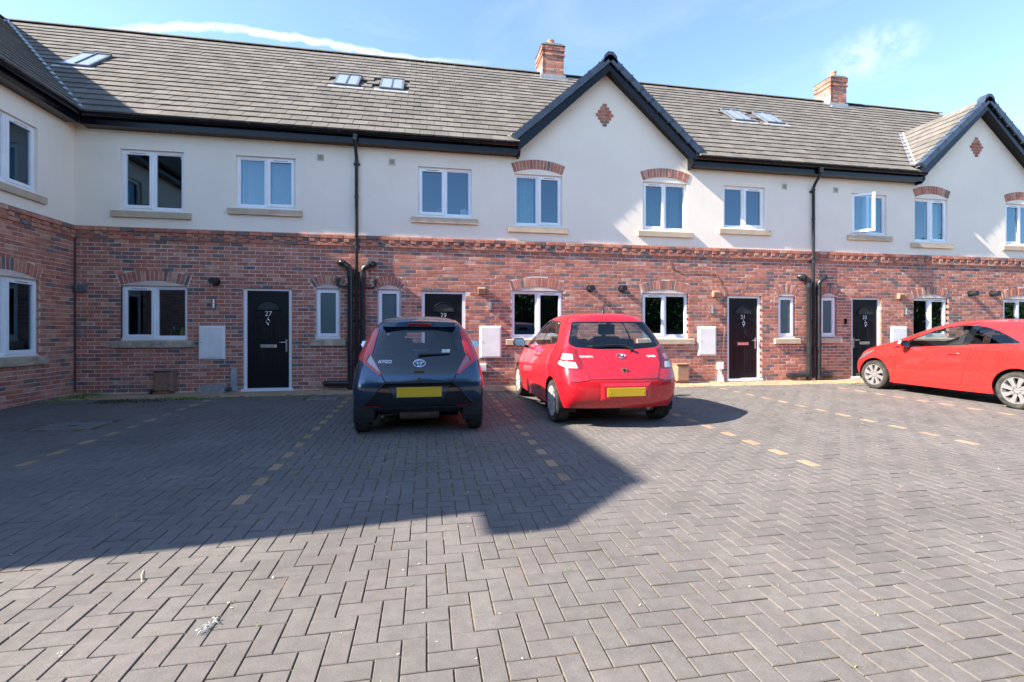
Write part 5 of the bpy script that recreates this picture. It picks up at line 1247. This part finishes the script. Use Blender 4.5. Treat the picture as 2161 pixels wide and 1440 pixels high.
# --- orange-red coupe at the right edge, seen from its side
def red_coupe():
    car = thing('car', 'orange red three door car at the right edge, parked nose to the wall', 'car', (10.27, -4.765, gz(-4.765)), rot=CARROT, group='cars parked in the court')
    cols = scaled(colsy(), 0, 0, 1.062, .967, 1.03)
    def rail(i, y, z, x, dz):
        s, t = cols[i]; s[-1] = (y, z, x)
        for k in range(3): t[k] = (y-.02*k, z+dz*(.6, .92, 1)[k], t[k][2])
    rail(0, .62, 1.33, .52, .07); rail(1, .78, 1.355, .55, .075); rail(2, 1.02, 1.385, .585, .08); rail(3, 1.3, 1.405, .60, .08); rail(4, 1.68, 1.40, .60, .08); rail(5, 2.10, 1.355, .60, .085)
    s, t = cols[6]; s[-1] = (2.52, 1.17, .66); cols[6] = (s, [(2.56, 1.235, .45), (2.60, 1.255, .22), (2.62, 1.26, 0)])
    s, t = cols[7]; s[-1] = (2.98, .985, .71)
    belt = [1.085, 1.085, 1.075, 1.05, 1.02, .965, .91, .88, .86, .80, .71]
    for i in range(11):
        s = cols[i][0]; p = s[6]; s[6] = (p[0], belt[i], p[2]); q = s[5]; s[5] = (q[0], belt[i]-.10, q[2]+.012)
    s, t = cols[8]; s[-1] = (3.2, .93, .69); cols[8] = (s, [(3.3, .955, .45), (3.34, .965, .2), (3.36, .968, 0)])
    rear, front = ends(cols, [-.10, -.11, -.08, -.08, -.08, -.08, -.08], [.10, .16, .18, .18, .18, .16, .13])
    bm = body_surface(cols, rear, front); sk = Skin(bm)
    arches_cut(bm, car, [(.675, .315), (3.165, .315)], .35, .855)
    put(carve(bm, rounded([(-.50, 1.385), (.50, 1.385), (.62, 1.12), (-.62, 1.12)], .05, 2), 'B', .08, lambda c: c.y < 1.0), 'rear_window', M['privacy'], car, -.003)
    put(carve(bm, rounded([(-.52, 1.385), (.52, 1.385), (.67, 1.03), (-.67, 1.03)], .05, 2), 'F', .1, lambda c: c.y > 1.9), 'windscreen', M['car_glass'], car, -.003)
    outer = [(2.84, .885), (2.25, .935), (1.50, 1.005), (1.0, 1.045), (.68, 1.065), (.72, 1.10), (.90, 1.195), (1.05, 1.265), (1.25, 1.33), (1.42, 1.358), (1.66, 1.362), (1.9, 1.33), (2.12, 1.262), (2.48, 1.10)]
    d = [(2.56, .937), (2.25, .957), (1.535, 1.022), (1.495, 1.345), (1.66, 1.347), (1.9, 1.313), (2.11, 1.245), (2.44, 1.085)]; q = [(1.40, 1.035), (1.0, 1.062), (.74, 1.077), (.91, 1.182), (1.06, 1.25), (1.26, 1.314), (1.375, 1.335)]
    side_glass(bm, car, outer, [(d, M['car_glass'], 'door_window'), (q, M['privacy'], 'quarter_window')], None)
    # headlights and front grille
    H = rounded([(3.70, .60), (3.56, .71), (3.40, .79), (3.24, .835), (3.30, .775), (3.46, .665), (3.60, .60)], .012, 2)
    for vw, sg in (('L', -1), ('R', 1)): put(carve(bm, H, vw, .05, lambda c, s_=sg: c.y > 3.1 and c.x*s_ > .2), 'headlight', M['lens_head'], car)
    put(carve(bm, rounded([(-.36, .60), (.36, .60), (.42, .50), (.34, .40), (-.34, .40), (-.42, .50)], .02, 2), 'F', .2, lambda c: c.y > 3.3), 'grille', M['trim'], car, -.006)
    put(carve(bm, rounded([(-.55, .36), (.55, .36), (.58, .24), (-.58, .24)], .02, 2), 'F', .2, lambda c: c.y > 3.3), 'lower_grille', M['trim'], car, -.006)
    T = rounded([(-.62, .86), (-.60, 1.0), (-.76, 1.06), (-.92, .98), (-.92, .88)], .02, 2)
    for vw, f in (('BL', lambda p: p), ('BR', mir)): put(carve(bm, f(T), vw, .1, lambda c: c.y < .75), 'tail_light', M['lens_red'], car)
    dl = [(1.46, 1.01), (1.37, .98), (1.36, .9), (1.43, .66), (1.47, .40), (1.50, .31), (1.56, .285), (2.3, .255), (2.62, .262), (2.72, .31), (2.74, .5), (2.73, .78), (2.66, .90)]
    seam(car, sk, [(dl, 'left'), (dl, 'right')], .0045); seam(car, sk, [([(2.55, .56), (2.42, .44), (2.2, .385), (1.9, .37), (1.5, .365)], 'left'), ([(2.55, .56), (2.42, .44), (2.2, .385), (1.9, .37), (1.5, .365)], 'right')], .004, 'door_crease', 'red2')
    seam(car, sk, [([(-.4, .70), (.4, .70)], 'back')], .004)
    finish(bm, car, M['red2'])
    for sg, how in ((-1, sk.left), (1, sk.right)):
        p, n = how(1.62, .84); m = MB(); m.tube([p+n*.004+Vector((0, -.10, .004)), p+n*.024+Vector((0, -.07, .006)), p+n*.026+Vector((0, .06, 0)), p+n*.004+Vector((0, .095, -.004))], .014, 8); m.build('door_handle', M['red2'], car, smooth=True)
        p, n = how(2.80, .715); m = MB(); m.bbox(-.045, .045, -.004, .002, -.011, .011, .002); m.build('side_badge', M['chrome'], car, loc=p, rot=(0, 0, math.atan2(n.x, -n.y)))
        wing_mirror(car, sg, (sg*.80, 2.46, .985), M['red2'], s=1.1)
        sill = MB(); sill.prismx([(1.05, .20), (2.78, .17), (2.78, .20), (1.05, .235)], sg*.80-.02, sg*.80+.02); sill.build('side_skirt', M['trim'], car)
    for y_ in (.675, 3.165):
        for sg in (-1, 1): wheel(car, sg*.765, y_, .303, .2, sg, 'alloy')
    floor_pan(car, 0, 4.02, .83, .19, .675, 3.165, .30)
    seats(car, [(1.80, .58, 'front'), (1.05, .46, 'rear')], .60, .37); cabin_bits(car, 2.42, .93, .68, .55, .98)
    p, n = sk.back(0, .50); plate(car, (0, p.y-.012, .50), .52, .111)
    return car
red_coupe()
# ------------------------------------------------------------------ what stands on the far side of the court, behind the camera (seen in the glass)
def tree(x, y, hgt, cr, seed, lab, mat):
    rs = random.Random(seed); t = thing('tree', lab, 'tree', (x, y, -.34), group='trees across the court')
    tr = MB(); tr.tube([(0, 0, -.1), (.05, .03, hgt*.25), (-.06, .05, hgt*.5), (.02, 0, hgt*.8)], [.2, .16, .12, .04], 8); tips = []
    for k in range(9):
        a = k*2.4; z = hgt*(.28+.055*k); L = cr*rs.uniform(.6, .95); e = (L*math.cos(a), L*math.sin(a), z+hgt*.13); tr.tube([(0, 0, z), (e[0]*.5, e[1]*.5, z+hgt*.08), e], [.07, .045, .015], 6); tips.append(e)
    tr.build('trunk', M['bark'], t, smooth=True)
    m = MB()
    cl = [(rs.gauss(0, cr*.45), rs.gauss(0, cr*.45), hgt*(.30+.66*rs.random())) for _ in range(46)]+tips
    for c in cl:
        sp = cr*.26
        for _ in range(70):
            p = Vector((c[0]+rs.gauss(0, sp), c[1]+rs.gauss(0, sp), c[2]+rs.gauss(0, sp*.7))); u = Vector((rs.gauss(0, 1), rs.gauss(0, 1), rs.gauss(0, 1))).normalized(); w = u.orthogonal().normalized(); s_ = rs.uniform(.07, .13)
            m.add([p-u*s_, p+w*s_*.55, p+u*s_, p-w*s_*.55], [(0,1,2,3)])
    m.build('crown', M[mat], t, fix=False)
tree(-9.5, -19.5, 7.5, 2.6, 1, 'tall dark leafy tree on the far left behind the camera', 'leaf'); tree(-3.0, -22, 6.0, 2.4, 2, 'broad green tree behind the camera, left of its gabled house', 'leaf2')
tree(4.5, -19.5, 6.4, 2.6, 3, 'dense dark tree straight behind the camera', 'leaf'); tree(9.0, -21, 7.4, 2.8, 4, 'tall olive tree behind the camera on the right', 'leaf2'); tree(14.5, -19, 6.2, 2.6, 5, 'dark tree far right behind the camera', 'leaf'); tree(20.5, -21, 7.5, 3, 6, 'tall tree at the far right end behind the camera', 'leaf2')
src = [o for o in bpy.data.objects if o.name.startswith('tree') and o.parent is None]
for k, (x, y, sc, lab) in enumerate([(28, -18, 1.0, 'round tree beyond the right end of the fence, behind the camera'), (34, -14, 1.15, 'tall dark tree beside the far right gateway'), (40, -20, 1.2, 'broad tree at the far right corner behind the camera'), (46, -10, 1.1, 'dark tree beyond the far right end of the terrace'), (31, -9, .8, 'small dark tree past the end of the terrace'), (39, -4, 1.0, 'leafy tree in line with the terrace at the far right')]):
    q = src[k % len(src)]; c = q.copy(); COL.objects.link(c); c.location = (x, y, -.34); c.scale = (sc*1.15, sc*1.15, sc); c.rotation_euler = (0, 0, k*1.3); c['label'] = lab
    for ch in q.children: d = ch.copy(); COL.objects.link(d); d.parent = c
hb = thing('brick_house', 'plain gabled brick house across the court, behind the camera', 'house', (0.5, -27, -.34))
MB().box(-5, 5, -4, 3, 0, 5).build('wall', M['brick_s'], hb); m = MB(); m.prism([(-5.4, 4.9), (0, 8.4), (5.4, 4.9)], -4.3, 3.3); m.build('roof', M['tile_s'], hb)
fe = thing('fence', 'low timber fence along the far side of the court, behind the camera', 'fence', (2, -16.5, -.34))
for k in range(60):
    MB().box(-15+k*.55, -15+k*.55+.53, -.02, .02, .02, 1.7+.02*(k % 3)).build('board', M['fence'] if 'fence' in M else M.setdefault('fence', simple('fence_timber', (.12, .07, .04), .85, var=.3)), fe)
hg = thing('hedge', 'tall clipped evergreen hedge behind the fence, across the court', 'hedge', (16, -18.2, -.34))
rs = random.Random(5); hm = MB(); nx_, nz_ = 120, 12
def hp(i, j):
    z = 4.3*j/nz_; return (-31+62*i/nx_+rs.uniform(-.1, .1), .55-.25*(j/nz_)**3+rs.gauss(0, .09), z+(rs.gauss(0, .16) if j == nz_ else 0))
gr_ = [[hp(i, j) for j in range(nz_+1)] for i in range(nx_+1)]
for i in range(nx_):
    for j in range(nz_): hm.quad(gr_[i][j], gr_[i+1][j], gr_[i+1][j+1], gr_[i][j+1])
hm.box(-31, 31, -.6, .3, 0, 4.1); hm.build('core', M['hedge'] if 'hedge' in M else M.setdefault('hedge', simple('hedge_green', (.018, .034, .010), .8, var=.5, vscale=9, bump=.8, bscale=14)), hg, fix=False)
lf = MB()
for _ in range(15000):
    p = Vector((rs.uniform(-31, 31), .55+rs.gauss(0, .12), rs.uniform(.1, 4.4))); u = Vector((rs.gauss(0, 1), rs.gauss(0, 1), rs.gauss(0, 1))).normalized(); w = u.orthogonal(); s_ = rs.uniform(.05, .1); lf.add([p-u*s_, p+w*s_*.5, p+u*s_, p-w*s_*.5], [(0,1,2,3)])
lf.build('leaves', M['leaf'], hg, fix=False, kind='stuff')
# ------------------------------------------------------------------ moss, weeds and litter
rs = random.Random(21)
def on_court(x, y, z=0.): return (x, y, gz(y)+z)
m = MB()
def tuft(x, y, s, n=4):
    for _ in range(n):
        a = rs.uniform(0, 6.28); d = Vector((math.cos(a), math.sin(a), 0)); p = Vector(on_court(x+rs.gauss(0, s*.5), y+rs.gauss(0, s*.5), -.003)); w = Vector((-d.y, d.x, 0))*s*.16
        m.add([p-w, p+w, p+d*s*.5+Vector((0, 0, s*.8))], [(0,1,2)])
for _ in range(1500):
    if rs.random() < .88: x, y = rs.gauss(-.35, .85), rs.gauss(-4.9, .75)
    else: x, y = rs.uniform(-6, 6), -8.6+7.6*rs.random()
    # sit on the joint lines
    if rs.random() < .5: x = round(x/PP)*PP
    else: y = round(y/PP)*PP
    tuft(x, y, rs.uniform(.010, .024), 4)
for _ in range(900): tuft(rs.uniform(-6.4, -2.0), -.86+rs.gauss(0, .07)-abs(rs.gauss(0, .12)), rs.uniform(.010, .026), 4)
for _ in range(90): tuft(-6.35+abs(rs.gauss(0, .16)), -.1-abs(rs.gauss(0, .25)), rs.uniform(.03, .07), 6)
for _ in range(60): tuft(rs.gauss(-4.3, .12), -.85+rs.gauss(0, .03), rs.uniform(.03, .06), 5)
o = m.build('moss', M['moss'], fix=False); o['kind'] = 'stuff'
m = MB()
for _ in range(620):
    r_ = rs.random()
    if r_ < .5: x, y = rs.gauss(5.2, 1.3), rs.gauss(-3.2, 1.0)
    elif r_ < .75: x, y = rs.uniform(-6, 8), rs.uniform(-7.5, -1.2)
    else: x, y = rs.uniform(-3.5, 5), rs.uniform(-8.5, -5)
    if x < -6.4: continue
    s = rs.uniform(.004, .011); a = rs.uniform(0, 6.28); d = Vector((math.cos(a), math.sin(a), rs.uniform(-.1, .3)))*s; w = Vector((-math.sin(a), math.cos(a), rs.uniform(-.2, .2)))*s*.45; p = Vector(on_court(x, y, .004))
    m.add([p-d, p+w, p+d, p-w], [(0,1,2,3)])
o = m.build('leaf_litter', M['litter'], fix=False); o['kind'] = 'stuff'
m = MB()
for _ in range(420):
    x = -5.55+abs(rs.gauss(0, .55)); y = -1.0+rs.gauss(0, .10); s = rs.uniform(.01, .025); p = Vector(on_court(min(x, -3.9), y, .003)); k = rs.randrange(3, 6)
    m.add([p+Vector((s*math.cos(6.28*i/k), s*math.sin(6.28*i/k), .0)) for i in range(k)]+[p+Vector((0, 0, s*.6))], [(i, (i+1) % k, k) for i in range(k)])
o = m.build('soil_debris', simple('soil', (.05, .043, .028), .95, var=.4, vscale=30), fix=False); o['kind'] = 'stuff'
# a scrap of white feather and a twig in the foreground
t = MB()
for k in range(14):
    a = Vector(on_court(-.98+.0035*k, -7.93+.007*k, .004)); b = a+Vector((.026*math.cos(k*1.3), .016*math.sin(k*1.7), .01)); t.tube([a, (a+b)/2+Vector((0, 0, .01)), b], [.002, .002, .001], 5)
tag(t.build('feather_scrap', M['curtain']), 'small white feathery scrap lying on the foreground pavers', 'litter')
P = [on_court(-1.52, -7.3, .006), on_court(-1.50, -7.36, .012), on_court(-1.46, -7.43, .008)]
tag(MB().tube(P, .0016, 6).build('straw_stalk', M['litter']), 'pale curled stalk on the foreground pavers at left', 'litter')
